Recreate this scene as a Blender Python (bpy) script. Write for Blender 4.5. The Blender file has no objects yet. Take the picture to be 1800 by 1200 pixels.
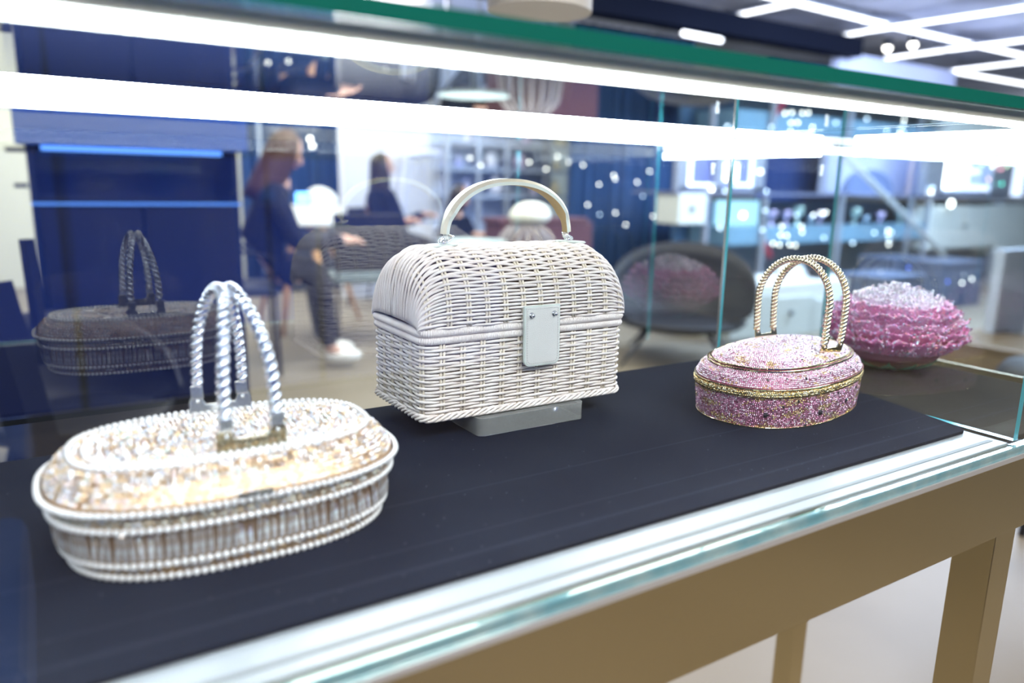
import bpy, bmesh, math, random
import numpy as np
from mathutils import Vector, Matrix, Euler
random.seed(7); rng = np.random.default_rng(7)
PI = math.pi; R_ = math.radians
S = bpy.context.scene; C = S.collection

# ---------------------------------------------------------------- camera, world, exposure
AX = np.array([[0.8483, 0.0927, -0.5213], [-0.5290, 0.1869, -0.8278], [0.0207, 0.9780, 0.2076]])
_x, _y, _z = AX
_x = _x/np.linalg.norm(_x); _z = _z - _x*np.dot(_x, _z); _z /= np.linalg.norm(_z); _y = np.cross(_z, _x)
AX = np.array([_x, _y, _z]); CAM = np.array([0, 0, 1.15]); FPX = 1325.0
cd = bpy.data.cameras.new('camera'); cam = bpy.data.objects.new('camera', cd); C.objects.link(cam)
M4 = Matrix([[*AX[0], CAM[0]], [*AX[1], CAM[1]], [*AX[2], CAM[2]], [0, 0, 0, 1]])
cam.matrix_world = M4
cd.sensor_width = 36; cd.lens = 36*FPX/1800; cd.clip_start = 0.02; cd.clip_end = 60
cd.dof.use_dof = True; cd.dof.focus_distance = 0.76; cd.dof.aperture_fstop = 2.8
S.camera = cam
W = bpy.data.worlds.new('world'); S.world = W; W.use_nodes = True
W.node_tree.nodes['Background'].inputs[0].default_value = (0.30, 0.42, 0.80, 1)
W.node_tree.nodes['Background'].inputs[1].default_value = 0.55
S.view_settings.view_transform = 'Standard'; S.view_settings.look = 'None'
S.view_settings.exposure = 0.95; S.view_settings.gamma = 1; S.view_settings.use_curve_mapping = False
S.cycles.max_bounces = 12; S.cycles.transparent_max_bounces = 24; S.cycles.transmission_bounces = 10
S.cycles.glossy_bounces = 6; S.cycles.caustics_refractive = False; S.cycles.sample_clamp_indirect = 8

def area(name, loc, size, energy, color, target):
    l = bpy.data.lights.new(name, 'AREA'); l.shape = 'RECTANGLE'; l.size, l.size_y = size
    l.energy = energy; l.color = color
    o = bpy.data.objects.new(name, l); C.objects.link(o); o.location = loc
    o.rotation_euler = (Vector(target)-Vector(loc)).to_track_quat('-Z', 'Y').to_euler(); return o
area('shop_light', (0.4, -1.4, 2.9), (2.4, 1.2), 64, (1.0, 0.91, 0.80), (0.5, 0.6, 0.9))
area('shop_light', (2.2, 3.6, 2.92), (3.5, 2.5), 140, (1.0, 0.93, 0.82), (2.2, 3.8, 0))
area('shop_light', (6.5, 3.4, 2.92), (3.5, 2.5), 430, (0.62, 0.76, 1.0), (6.5, 4.2, 0))
area('shop_light', (1.5, 7.4, 2.92), (3.5, 1.5), 170, (1.0, 0.95, 0.88), (1.5, 8, 0))

# ---------------------------------------------------------------- helpers
def at(px, py, Y):
    d = AX @ np.array([px-900, -(py-600), -FPX]); return CAM + d*(Y/d[1])
def atz(px, py, z):
    d = AX @ np.array([px-900, -(py-600), -FPX]); return CAM + d*((z-CAM[2])/d[2])
def mat(name, col, rough=0.5, metal=0.0, **k):
    m = bpy.data.materials.new(name); m.use_nodes = True; nt = m.node_tree; b = nt.nodes['Principled BSDF']
    b.inputs['Base Color'].default_value = (*col, 1); b.inputs['Roughness'].default_value = rough
    b.inputs['Metallic'].default_value = metal
    if 'emit' in k:
        b.inputs['Emission Color'].default_value = (*k.get('ecol', col), 1); b.inputs['Emission Strength'].default_value = k['emit']
    for a, n in (('spec', 'Specular IOR Level'), ('trans', 'Transmission Weight'), ('ior', 'IOR'), ('coat', 'Coat Weight'), ('sheen', 'Sheen Weight'), ('sss', 'Subsurface Weight')):
        if a in k: b.inputs[n].default_value = k[a]
    if 'noise' in k or 'bump' in k:
        tc = nt.nodes.new('ShaderNodeTexCoord'); n = nt.nodes.new('ShaderNodeTexNoise')
        n.inputs['Scale'].default_value = k.get('nscale', 40); n.inputs['Detail'].default_value = k.get('detail', 6)
        nt.links.new(tc.outputs['Object'], n.inputs['Vector'])
        if 'noise' in k:
            r = nt.nodes.new('ShaderNodeMixRGB'); r.inputs[1].default_value = (*col, 1); r.inputs[2].default_value = (*k['noise'], 1)
            mr = nt.nodes.new('ShaderNodeMapRange'); mr.inputs[1].default_value = k.get('n0', .35); mr.inputs[2].default_value = k.get('n1', .65)
            nt.links.new(n.outputs[0], mr.inputs[0]); nt.links.new(mr.outputs[0], r.inputs[0]); nt.links.new(r.outputs[0], b.inputs['Base Color'])
        if 'bump' in k:
            bp = nt.nodes.new('ShaderNodeBump'); bp.inputs['Strength'].default_value = k['bump']; bp.inputs['Distance'].default_value = k.get('bdist', .001)
            if k.get('vor'):
                v = nt.nodes.new('ShaderNodeTexVoronoi'); v.inputs['Scale'].default_value = k['vor']; v.feature = 'DISTANCE_TO_EDGE'
                nt.links.new(tc.outputs['Object'], v.inputs['Vector'])
                mm = nt.nodes.new('ShaderNodeMath'); mm.operation = 'MINIMUM'; mm.inputs[1].default_value = .2
                nt.links.new(v.outputs[0], mm.inputs[0]); nt.links.new(mm.outputs[0], bp.inputs['Height'])
                bp.inputs['Distance'].default_value = k.get('bdist', .001)
            else: nt.links.new(n.outputs[0], bp.inputs['Height'])
            nt.links.new(bp.outputs[0], b.inputs['Normal'])
    if k.get('attr'):
        a = nt.nodes.new('ShaderNodeAttribute'); a.attribute_name = 'Col'; nt.links.new(a.outputs[0], b.inputs['Base Color'])
    return m
def glass_mat(name, tint=(0.97, 0.99, 0.99), gain=1.7):
    # one architectural pane: reflects by Fresnel on the face a ray enters, passes light on
    m = bpy.data.materials.new(name); m.use_nodes = True; nt = m.node_tree; nt.nodes.clear()
    o = nt.nodes.new('ShaderNodeOutputMaterial'); mx = nt.nodes.new('ShaderNodeMixShader')
    t = nt.nodes.new('ShaderNodeBsdfTransparent'); t.inputs[0].default_value = (*tint, 1)
    g = nt.nodes.new('ShaderNodeBsdfGlossy'); g.inputs['Roughness'].default_value = 0.0; g.inputs[0].default_value = (1, 1, 1, 1)
    fr = nt.nodes.new('ShaderNodeFresnel'); fr.inputs[0].default_value = 1.5
    ge = nt.nodes.new('ShaderNodeNewGeometry')
    a = nt.nodes.new('ShaderNodeMath'); a.operation = 'MULTIPLY'; a.inputs[1].default_value = gain; a.use_clamp = True
    inv = nt.nodes.new('ShaderNodeMath'); inv.operation = 'SUBTRACT'; inv.inputs[0].default_value = 1
    p = nt.nodes.new('ShaderNodeMath'); p.operation = 'MULTIPLY'
    L = nt.links.new
    L(fr.outputs[0], a.inputs[0]); L(ge.outputs['Backfacing'], inv.inputs[1]); L(a.outputs[0], p.inputs[0]); L(inv.outputs[0], p.inputs[1])
    L(p.outputs[0], mx.inputs[0]); L(t.outputs[0], mx.inputs[1]); L(g.outputs[0], mx.inputs[2]); L(mx.outputs[0], o.inputs[0])
    return m

class MB:
    def __init__(s): s.v = []; s.f = []; s.m = []; s.mi = 0
    def add(s, vs, fs, mi=None):
        n = len(s.v); s.v += [tuple(map(float, v)) for v in vs]; s.f += [tuple(i+n for i in f) for f in fs]
        s.m += [s.mi if mi is None else mi]*len(fs); return s
    def box(s, x0, x1, y0, y1, z0, z1, mi=None, edge=None):
        vs = [(x, y, z) for x in (x0, x1) for y in (y0, y1) for z in (z0, z1)]
        fs = [(0, 1, 3, 2), (4, 6, 7, 5), (0, 4, 5, 1), (2, 3, 7, 6), (0, 2, 6, 4), (1, 5, 7, 3)]
        if edge is None: return s.add(vs, fs, mi)
        d = (x1-x0, y1-y0, z1-z0); k = d.index(min(d))   # thin axis: its two faces are the clear ones
        n = len(s.v); s.v += vs
        for i, f in enumerate(fs):
            s.f.append(tuple(q+n for q in f)); s.m.append(0 if i//2 == k else edge)
        return s
    def tube(s, pts, r, n=8, closed=False, mi=None, caps=True, flat=None, up=None):
        P = np.array(pts, float); N = len(P); rr = np.broadcast_to(np.asarray(r, float), (N,))
        T = (np.roll(P, -1, 0)-np.roll(P, 1, 0)) if closed else np.gradient(P, axis=0)
        T /= np.linalg.norm(T, axis=1)[:, None]+1e-12
        if up is None:
            u = np.array([0, 0, 1.0]) if abs(T[0][2]) < .9 else np.array([1.0, 0, 0])
        else: u = np.array(up, float)
        U = []
        for i in range(N):
            u = u - T[i]*np.dot(u, T[i]) if up is None else np.array(up, float)-T[i]*np.dot(up, T[i])
            u /= np.linalg.norm(u)+1e-12; U.append(u)
        U = np.array(U); V = np.cross(T, U)
        a = np.arange(n)*2*PI/n; ca, sa = np.cos(a), np.sin(a); fu, fv = flat or (1, 1)
        vs = P[:, None]+rr[:, None, None]*(U[:, None]*ca[None, :, None]*fu+V[:, None]*sa[None, :, None]*fv)
        fs = []
        M = N if closed else N-1
        for i in range(M):
            j = (i+1) % N
            for k in range(n): fs.append((i*n+k, i*n+(k+1) % n, j*n+(k+1) % n, j*n+k))
        if not closed and caps: fs += [tuple(range(n))[::-1], tuple((N-1)*n+k for k in range(n))]
        return s.add(vs.reshape(-1, 3), fs, mi)
    def lathe(s, prof, c=(0, 0, 0), n=24, mi=None):
        vs = [(c[0]+r*math.cos(2*PI*k/n), c[1]+r*math.sin(2*PI*k/n), c[2]+z) for r, z in prof for k in range(n)]
        fs = [(i*n+k, i*n+(k+1) % n, (i+1)*n+(k+1) % n, (i+1)*n+k) for i in range(len(prof)-1) for k in range(n)]
        if prof[0][0] > 1e-5: fs.append(tuple(range(n))[::-1])
        if prof[-1][0] > 1e-5: fs.append(tuple((len(prof)-1)*n+k for k in range(n)))
        return s.add(vs, fs, mi)
    def ball(s, c, r, n=12, m=8, sc=(1, 1, 1), mi=None):
        k = len(s.v); s.lathe([(max(1e-6, r*math.sin(PI*i/m)), -r*math.cos(PI*i/m)) for i in range(m+1)], n=n, mi=mi)
        for q in range(k, len(s.v)):
            v = s.v[q]; s.v[q] = (c[0]+v[0]*sc[0], c[1]+v[1]*sc[1], c[2]+v[2]*sc[2])
        return s
    def prism(s, poly, y0, y1, mi=None):    # polygon in x,z extruded along y
        n = len(poly); vs = [(x, y0, z) for x, z in poly]+[(x, y1, z) for x, z in poly]
        fs = [tuple(range(n)), tuple(range(2*n-1, n-1, -1))]+[(i, n+i, n+(i+1) % n, (i+1) % n) for i in range(n)]
        return s.add(vs, fs, mi)
    def grid(s, P, closed_u=False, mi=None):   # P[u][v]
        P = np.array(P); a, b = P.shape[:2]; fs = []
        for i in range(a if closed_u else a-1):
            for j in range(b-1): fs.append((i*b+j, ((i+1) % a)*b+j, ((i+1) % a)*b+j+1, i*b+j+1))
        return s.add(P.reshape(-1, 3), fs, mi)
    def build(s, name, mats, parent=None, smooth=False, bevel=0, seg=2, fix=False):
        me = bpy.data.meshes.new(name); me.from_pydata(s.v, [], s.f)
        for m in (mats if isinstance(mats, (list, tuple)) else [mats]): me.materials.append(m)
        me.polygons.foreach_set('material_index', s.m)
        if fix:
            bm = bmesh.new(); bm.from_mesh(me); bmesh.ops.recalc_face_normals(bm, faces=bm.faces); bm.to_mesh(me); bm.free()
        if smooth: me.polygons.foreach_set('use_smooth', [True]*len(me.polygons))
        me.update()
        o = bpy.data.objects.new(name, me); C.objects.link(o); o.parent = parent
        if bevel:
            b = o.modifiers.new('b', 'BEVEL'); b.width = bevel; b.segments = seg; b.limit_method = 'ANGLE'
        return o
def tag(o, label=None, cat=None, group=None, kind=None):
    for k, v in (('label', label), ('category', cat), ('group', group), ('kind', kind)):
        if v: o[k] = v
    return o
def empty(name, loc=(0, 0, 0), rz=0):
    o = bpy.data.objects.new(name, None); C.objects.link(o); o.location = loc; o.rotation_euler = (0, 0, rz); o.empty_display_size = .05; return o
def struct(o): o['kind'] = 'structure'; return o
def bx(name, m, x0, x1, y0, y1, z0, z1, parent=None, bevel=0, **k):
    return MB().box(x0, x1, y0, y1, z0, z1).build(name, m, parent, bevel=bevel, **k)
def copyto(src, loc, parent, name=None, rot=None, scale=None):
    c = src.copy(); C.objects.link(c); c.parent = parent; c.location = loc
    if rot is not None: c.rotation_euler = rot
    if scale is not None: c.scale = scale
    return c
def stones(name, P, N, size, cols, m, parent, tilt=.18, h=.45, sides=6):
    """faceted stones on points P with normals N: one joined mesh"""
    P = np.asarray(P, float); N = np.asarray(N, float); n = len(P)
    N = N+rng.normal(size=(n, 3))*tilt; N /= np.linalg.norm(N, axis=1)[:, None]
    A = np.cross(N, np.array([.31, .52, .8])); A /= np.linalg.norm(A, axis=1)[:, None]; B = np.cross(N, A)
    ph = rng.uniform(0, 2*PI, n); sz = np.broadcast_to(size, (n,))*rng.uniform(.9, 1.1, n)
    tv = []; k = sides
    for r, z in ((1.0, 0.0), (.62, h)):
        for i in range(k): tv.append((r*math.cos(2*PI*i/k), r*math.sin(2*PI*i/k), z))
    tv = np.array(tv); c, s = np.cos(ph)[:, None], np.sin(ph)[:, None]
    X = tv[None, :, 0]*c-tv[None, :, 1]*s; Y = tv[None, :, 0]*s+tv[None, :, 1]*c; Z = np.broadcast_to(tv[None, :, 2], X.shape)
    V = P[:, None]+sz[:, None, None]*(X[..., None]*A[:, None]+Y[..., None]*B[:, None]+Z[..., None]*N[:, None])
    quads = np.array([[i, (i+1) % k, k+(i+1) % k, k+i] for i in range(k)])
    top = np.arange(k, 2*k)
    me = bpy.data.meshes.new(name); nv = n*2*k
    off = (np.arange(n)*2*k)
    loops = np.concatenate([(quads.reshape(-1)[None]+off[:, None]), (top[None]+off[:, None])], 1).reshape(-1)
    tot = np.tile(np.array([4]*k+[k]), n); start = np.concatenate([[0], np.cumsum(tot)[:-1]])
    me.vertices.add(nv); me.vertices.foreach_set('co', V.reshape(-1).astype(np.float32))
    me.loops.add(len(loops)); me.loops.foreach_set('vertex_index', loops.astype(np.int32))
    me.polygons.add(len(tot)); me.polygons.foreach_set('loop_start', start.astype(np.int32)); me.polygons.foreach_set('loop_total', tot.astype(np.int32))
    me.update(calc_edges=True)
    ca = me.color_attributes.new('Col', 'FLOAT_COLOR', 'POINT')
    cc = np.ones((n, 2*k, 4), np.float32); cc[:, :, :3] = np.asarray(cols)[:, None]
    ca.data.foreach_set('color', cc.reshape(-1)); me.materials.append(m)
    o = bpy.data.objects.new(name, me); C.objects.link(o); o.parent = parent; o['kind'] = 'stuff'; return o
def palette(n, cols, w):
    w = np.array(w, float); i = rng.choice(len(cols), n, p=w/w.sum()); return np.array(cols)[i]*rng.uniform(.8, 1.15, (n, 1))

# ---------------------------------------------------------------- materials
GLASS = glass_mat('clear_glass')
EDGE = mat('green_glass_edge', (.008, .17, .13), .08, spec=.8, coat=.5)
EDGE_T = mat('teal_glass_edge', (.08, .52, .62), .1, spec=.8)
LED = mat('led_diffuser', (1, 1, 1), .5, emit=21, ecol=(.80, .90, 1.0))
ALU = mat('satin_aluminium', (.84, .82, .72), .5, 0)
BRASS = mat('polished_brass', (.78, .66, .41), .20, 1.0)
CHROME = mat('chrome', (.85, .88, .92), .16, .85)
GOLD = mat('pale_gold', (.86, .72, .45), .12, 1.0)
WHITE = mat('white_acrylic', (.36, .39, .42), .3)
RATTAN = mat('white_rattan', (.86, .78, .745), .45, noise=(.91, .86, .85), nscale=60, bump=.25, bdist=.0004)
RATTAN_IN = mat('rattan_stake', (.84, .76, .64), .5)
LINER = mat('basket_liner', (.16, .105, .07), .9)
LEATHER = mat('silver_leather', (.88, .88, .85), .36, .35, bump=1, vor=900, bdist=.0008)
LEATHER_E = mat('pale_edge_paint', (.72, .80, .76), .45)
LEATHER_G = mat('gold_leather', (.92, .87, .72), .34, .4, bump=.7, vor=700, bdist=.0005)
PEARL = mat('pearl', (.84, .84, .86), .16, .0, coat=.8, spec=.7)
CRYST = mat('crystal', (1, 1, 1), .05, .6, attr=True, spec=1.0)
CRYST_M = mat('crystal_metal', (1, 1, 1), .14, .85, attr=True)
PEACH = mat('rose_gold_shell', (.50, .33, .20), .3, .6)
PINKSH = mat('pink_shell', (.30, .09, .16), .4, .3)
BLACKST = mat('black_stone', (.05, .045, .06), .05, .3, spec=1)
def suede(name, c1, c2):
    m = mat(name, c1, 1.0, spec=.15, noise=c2, nscale=9, detail=9, n0=.3, n1=.7); nt = m.node_tree; b = nt.nodes['Principled BSDF']
    tc = nt.nodes.new('ShaderNodeTexCoord'); v = nt.nodes.new('ShaderNodeTexVoronoi'); v.inputs['Scale'].default_value = 95
    v2 = nt.nodes.new('ShaderNodeMath'); v2.operation = 'LESS_THAN'; v2.inputs[1].default_value = .055
    nt.links.new(tc.outputs['Object'], v.inputs[0]); nt.links.new(v.outputs['Distance'], v2.inputs[0])
    mx = nt.nodes.new('ShaderNodeMixRGB'); mx.inputs[2].default_value = (.12, .13, .17, 1)
    src = b.inputs['Base Color'].links[0].from_socket
    nt.links.new(src, mx.inputs[1]); nt.links.new(v2.outputs[0], mx.inputs[0])
    # faint pressed creases running along the board
    sx = nt.nodes.new('ShaderNodeSeparateXYZ'); nt.links.new(tc.outputs['Object'], sx.inputs[0])
    last = mx
    for yy, wd in ((.432, .0016), (.405, .003), (.50, .002)):
        d = nt.nodes.new('ShaderNodeMath'); d.operation = 'SUBTRACT'; d.inputs[1].default_value = yy; nt.links.new(sx.outputs[1], d.inputs[0])
        a = nt.nodes.new('ShaderNodeMath'); a.operation = 'ABSOLUTE'; nt.links.new(d.outputs[0], a.inputs[0])
        mr = nt.nodes.new('ShaderNodeMapRange'); mr.inputs[1].default_value = 0; mr.inputs[2].default_value = wd; mr.inputs[3].default_value = .22; mr.inputs[4].default_value = 0
        nt.links.new(a.outputs[0], mr.inputs[0])
        q = nt.nodes.new('ShaderNodeMixRGB'); q.inputs[2].default_value = (.06, .07, .11, 1)
        nt.links.new(mr.outputs[0], q.inputs[0]); nt.links.new(last.outputs[0], q.inputs[1]); last = q
    nt.links.new(last.outputs[0], b.inputs['Base Color'])
    n = nt.nodes.new('ShaderNodeTexNoise'); n.inputs['Scale'].default_value = 900; nt.links.new(tc.outputs['Object'], n.inputs[0])
    bp = nt.nodes.new('ShaderNodeBump'); bp.inputs['Strength'].default_value = .5; bp.inputs['Distance'].default_value = .0008
    nt.links.new(n.outputs[0], bp.inputs['Height']); nt.links.new(bp.outputs[0], b.inputs['Normal']); return m
SUEDE = suede('blue_hazed_suede', (.0050, .0080, .021), (.0105, .0145, .029))  # blue haze of the front glass put into the suede's colour
SUEDE_B = suede('brown_tint_suede', (.026, .022, .018), (.042, .036, .029))  # slightly brown suede, with a reflected brown tint put into the colour
NAVY = mat('navy_lacquer', (.010, .022, .075), .25)
BLACK = mat('black_shell', (.008, .010, .018), .55, spec=.3)
FLOOR = mat('beige_floor', (.20, .172, .132), .5, noise=(.235, .205, .16), nscale=1.5, detail=3)

# ---------------------------------------------------------------- room shell
struct(bx('floor', FLOOR, -6, 14, -5, 11, -.1, 0))
CEIL = mat('ceiling_plaster', (.80, .83, .95), .8, noise=(.42, .43, .50), nscale=1.2, detail=5)
struct(bx('ceiling', CEIL, -6, 14, -5, 11, 3.0, 3.1))
WALLB = mat('cream_wall', (.66, .68, .60), .8); WALLW = mat('white_wall', (.78, .79, .84), .8)
struct(bx('wall_back', WALLB, -6, 14, 9.0, 9.1, 0, 3.0))
struct(bx('wall_left', WALLB, -6.1, -6, -5, 9.1, 0, 3.0))
struct(bx('wall_right', WALLW, 14, 14.1, -5, 9.1, 0, 3.0))
struct(bx('wall_front', mat('dusk_wall', (.10, .10, .13), .6), -6, 14, -5.1, -5, 0, 3.0))

# ---------------------------------------------------------------- the showcase
YF, YB, X0, XD, X1 = .337, .822, -.75, .82, 1.172
ZB, ZT = .894, 1.2187
case = empty('glass_showcase', (0, 0, ZB)); inv = Matrix.Translation((0, 0, -ZB))
tag(case, 'long glass showcase with white light strips along its top, standing on the brass table', 'showcase')
def cp(o): o.location = (0, 0, -ZB); return o
G2 = [GLASS, EDGE]; G3 = [GLASS, EDGE_T]; GB = glass_mat('reflective_glass', gain=3.4); PALE_E = mat('pale_glass_edge', (.35, .52, .62), .15, spec=.8)
cp(MB().box(X0, X1, YF, YF+.006, .900, ZT, edge=1).build('front_panel', G2, case))
cp(MB().box(X0, X1, YB, YB+.006, .780, ZT, edge=1).build('back_panel', [GB, EDGE_T], case))
cp(MB().box(XD, XD+.009, YF+.008, .748, .9032, ZT-.001, edge=1).build('divider_panel', G3, case))
cp(MB().box(X1, X1+.003, YF, YB-.001, .800, ZT, edge=1).build('end_panel', [GLASS, PALE_E], case))
cp(MB().box(X0, X1+.02, YF-.002, YB+.02, ZT, ZT+.0098, edge=1).build('top_panel', G2, case))
cp(MB().box(X0, 1.084, YF, .7465, ZB, .8995, edge=1).build('base_panel', [GLASS, mat('dark_glass_edge', (.02, .03, .035), .4)], case))
cp(bx('glass_joint', CHROME, XD-.0008, XD-.0001, .744, .7475, .9070, ZT-.002))
bpy.data.objects['glass_joint'].parent = case; tag(bpy.data.objects['glass_joint'])
def chan(name, x0, x1, y0, y1, z0, z1, m):
    return cp(bx(name, m, x0, x1, y0, y1, z0, z1, case))
# front channel: satin profile with a glowing underside
chan('front_light_channel', X0, X1-.001, YF+.0065, YF+.043, 1.2102, ZT-.0002, ALU)
chan('front_light_strip', X0, X1-.004, YF+.012, YF+.0285, 1.2088, 1.2101, LED)
chan('added_strip_shield', X0, X1-.004, YF+.0295, YF+.0315, 1.2078, 1.2101, ALU)  # added lip, keeps the strip's mirror line off the back pane
chan('back_light_channel', X0, 1.10, YB-.010, YB-.0005, 1.206, ZT-.0002, ALU)
chan('back_light_strip', X0, 1.098, YB-.0125, YB-.0101, 1.2048, 1.2166, LED)
chan('end_light_channel', X1-.012, X1-.0005, .40, .795, 1.203, ZT-.0002, ALU)
chan('end_light_strip', X1-.0145, X1-.0121, .40, .79, 1.203, 1.2166, LED)
# low glass fillet with a brass line standing on the back of the top
cp(MB().box(X0, X1, YB+.004, YB+.010, ZT+.010, ZT+.020, edge=1).build('top_upstand', G3, case))
cp(bx('brass_bead', BRASS, .12, X1, YB+.003, YB+.0038, ZT+.0195, ZT+.0205)).parent = case
STK = mat('sticker_film', (.80, .86, .95), .6)
for px, py, sd in ((1254, 296, 1), (1445, 300, 5)):
    c = at(px, py, YB-.0012); rr = random.Random(sd); po = []
    for k in range(14): t = 2*PI*k/14; q = (.0042+.0022*rr.random())*(1.25 if abs(math.sin(t)) > .7 else .8); po.append((c[0]+q*math.cos(t), c[2]+q*1.35*math.sin(t)))
    cp(MB().prism(po, YB-.0006, YB-.0001).build('sticker', STK, case))
# white base strip in front of the boards with its grey groove, and the glass foot rail
cp(bx('base_strip', WHITE, X0, .812, YF+.0085, .400, .8996, .9025, case, bevel=.001))
cp(bx('groove', mat('grey_groove', (.24, .26, .27), .5), X0, .803, YF+.019, YF+.0235, .9026, .9030, case))
TEALR = mat('teal_rail', (.20, .50, .60), .08, .3, spec=1, noise=(.45, .68, .72), nscale=30, coat=1)
cp(bx('foot_rail', TEALR, X0, X1+.006, YF-.006, YF-.0004, .8935, .9045, case, bevel=.0015))
cp(bx('metal_lip', mat('bright_lip', (.85, .87, .88), .2, .6), X0, X1+.006, YF-.0085, YF-.0064, .892, .897, case, bevel=.0005))

tab = empty('brass_table', (0, 0, 0)); tag(tab, 'polished brass table frame carrying the glass showcase', 'table')
bx('apron', BRASS, X0, X1+.006, YF-.006, YF-.0005, .812, .8915, tab, bevel=.001)
bx('end_apron', BRASS, X1+.001, X1+.006, YF, YB+.006, .812, .8915, tab)
bx('leg', BRASS, .80, .84, YF, YF+.04, 0, .8118, tab, bevel=.001)
bx('leg', BRASS, 1.135, 1.172, YB-.035, YB+.004, 0, .8118, tab, bevel=.001)
bx('leg', BRASS, -.72, -.68, YF, YF+.04, 0, .8118, tab, bevel=.001)
bx('leg', BRASS, -.72, -.68, YB-.035, YB+.004, 0, .8118, tab, bevel=.001)

def board(name, m, x0, x1, y0, y1, r, rot, label, z=.9028, h=.0032):
    poly = []
    for cx, cy, a0 in ((x1-r, y0+r, -90), (x1-.003, y1-.003, 0), (x0+.003, y1-.003, 90), (x0+.003, y0+.003, 180)):
        rr = r if cx == x1-r else .003
        for k in range(7): a = R_(a0+15*k); poly.append((cx+rr*math.cos(a), cy+rr*math.sin(a)))
    poly[-0] = poly[0]
    n = len(poly); cx = (x0+x1)/2; vs = []
    for zz in (z-h, z): vs += [(x+(rot*(y-y0) if x > x1-.05 else 0), y, zz) for x, y in poly]
    fs = [tuple(range(n))[::-1], tuple(range(n, 2*n))]+[(i, (i+1) % n, n+(i+1) % n, n+i) for i in range(n)]
    return tag(MB().add(vs, fs).build(name, m, None), label, 'display board')
# front edge rests over the white strip
board('suede_board', SUEDE, X0+.01, .806, .383, .745, .010, .24, 'large dark suede board with painted navy haze under the two crystal bags and the wicker bag', z=.9062, h=.003)
board('suede_board', SUEDE_B, .828, 1.085, .352, .747, .004, .0, 'suede board with painted brown reflection tint under the pink glitter flower', z=.9030, h=.0032)
bz = .9063

# ---------------------------------------------------------------- shared outline helper for the oval bags
def oval(a, b, n_, k, c=(0, 0), rot=0, m=400):
    t = np.linspace(0, 2*PI, m, endpoint=False); ct, st = np.cos(t), np.sin(t)
    x = a*np.sign(ct)*np.abs(ct)**(2/n_); y = b*np.sign(st)*np.abs(st)**(2/n_)
    P = np.stack([x, y], 1); d = np.linalg.norm(np.roll(P, -1, 0)-P, axis=1); s = np.concatenate([[0], np.cumsum(d)])
    tt = np.arange(k)/k*s[-1]; Q = np.vstack([P, P[:1]])
    X = np.interp(tt, s, Q[:, 0]); Y = np.interp(tt, s, Q[:, 1])
    c_, s_ = math.cos(rot), math.sin(rot)
    return np.stack([c[0]+X*c_-Y*s_, c[1]+X*s_+Y*c_], 1), s[-1]
def shell(levels, n_, rot, name, m, parent, k=96, cap=True):
    P = []
    for a, b, z in levels:
        q, _ = oval(a, b, n_, k, rot=rot, m=1200); P.append(np.column_stack([q, np.full(k, z)]))
    mb = MB(); G = np.array(P).transpose(1, 0, 2); mb.grid(G, closed_u=True)
    L = len(levels)
    if cap: mb.f += [tuple(i*L for i in range(k))[::-1], tuple(i*L+L-1 for i in range(k))]; mb.m += [0, 0]
    return mb.build(name, m, parent, smooth=False)
def scatter(levels, n_, rot, pitch):
    """points and normals in rows over a lofted band"""
    L = np.array(levels, float); d = np.concatenate([[0], np.cumsum(np.linalg.norm(np.diff(L, axis=0), axis=1))])
    # distance measured on the b,z profile
    d = np.concatenate([[0], np.cumsum(np.hypot(np.diff((L[:, 0]+L[:, 1])/2), np.diff(L[:, 2])))])
    rows = max(1, int(d[-1]/(pitch*.9))); PP, NN, UU = [], [], []
    for i in range(rows):
        s = (i+.5)/rows*d[-1]; a, b, z = (np.interp(s, d, L[:, j]) for j in range(3))
        s2 = min(d[-1], s+1e-4); s1 = max(0, s-1e-4)
        db = np.interp(s2, d, L[:, 1])-np.interp(s1, d, L[:, 1]); dz = np.interp(s2, d, L[:, 2])-np.interp(s1, d, L[:, 2])
        q, per = oval(a, b, n_, 600, rot=rot); k = max(6, int(per/pitch)); q, _ = oval(a, b, n_, k, rot=rot)
        if i % 2: q = (q+np.roll(q, -1, 0))/2
        T = np.roll(q, -1, 0)-np.roll(q, 1, 0); T /= np.linalg.norm(T, axis=1)[:, None]+1e-9
        out = np.column_stack([T[:, 1], -T[:, 0]]); ln = math.hypot(db, dz)+1e-9
        N = np.column_stack([out*(dz/ln), np.full(k, -db/ln)])
        PP.append(np.column_stack([q, np.full(k, z)])); NN.append(N); UU.append(np.column_stack([np.full(k, s/d[-1]), np.arange(k)/k]))
    return np.vstack(PP), np.vstack(NN), np.vstack(UU)
def rope(path, rs, rh, pitch, name, m, parent, strands=2, up=(1, 0, 0)):
    """twisted cord: strands wound round the path"""
    P = np.array(path, float); seg = np.linalg.norm(np.diff(P, axis=0), axis=1); s = np.concatenate([[0], np.cumsum(seg)]); Lt = s[-1]
    n = int(Lt/pitch*12); t = np.linspace(0, Lt, n); Q = np.column_stack([np.interp(t, s, P[:, j]) for j in range(3)])
    T = np.gradient(Q, axis=0); T /= np.linalg.norm(T, axis=1)[:, None]
    U = np.array(up)-T*(T@np.array(up))[:, None]; U /= np.linalg.norm(U, axis=1)[:, None]; V = np.cross(T, U)
    for k in range(strands):
        a = 2*PI*t/pitch+2*PI*k/strands
        MB().tube(Q+rh*(U*np.cos(a)[:, None]+V*np.sin(a)[:, None]), rs, n=8).build('rope_strand', m, parent, smooth=True)
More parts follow.
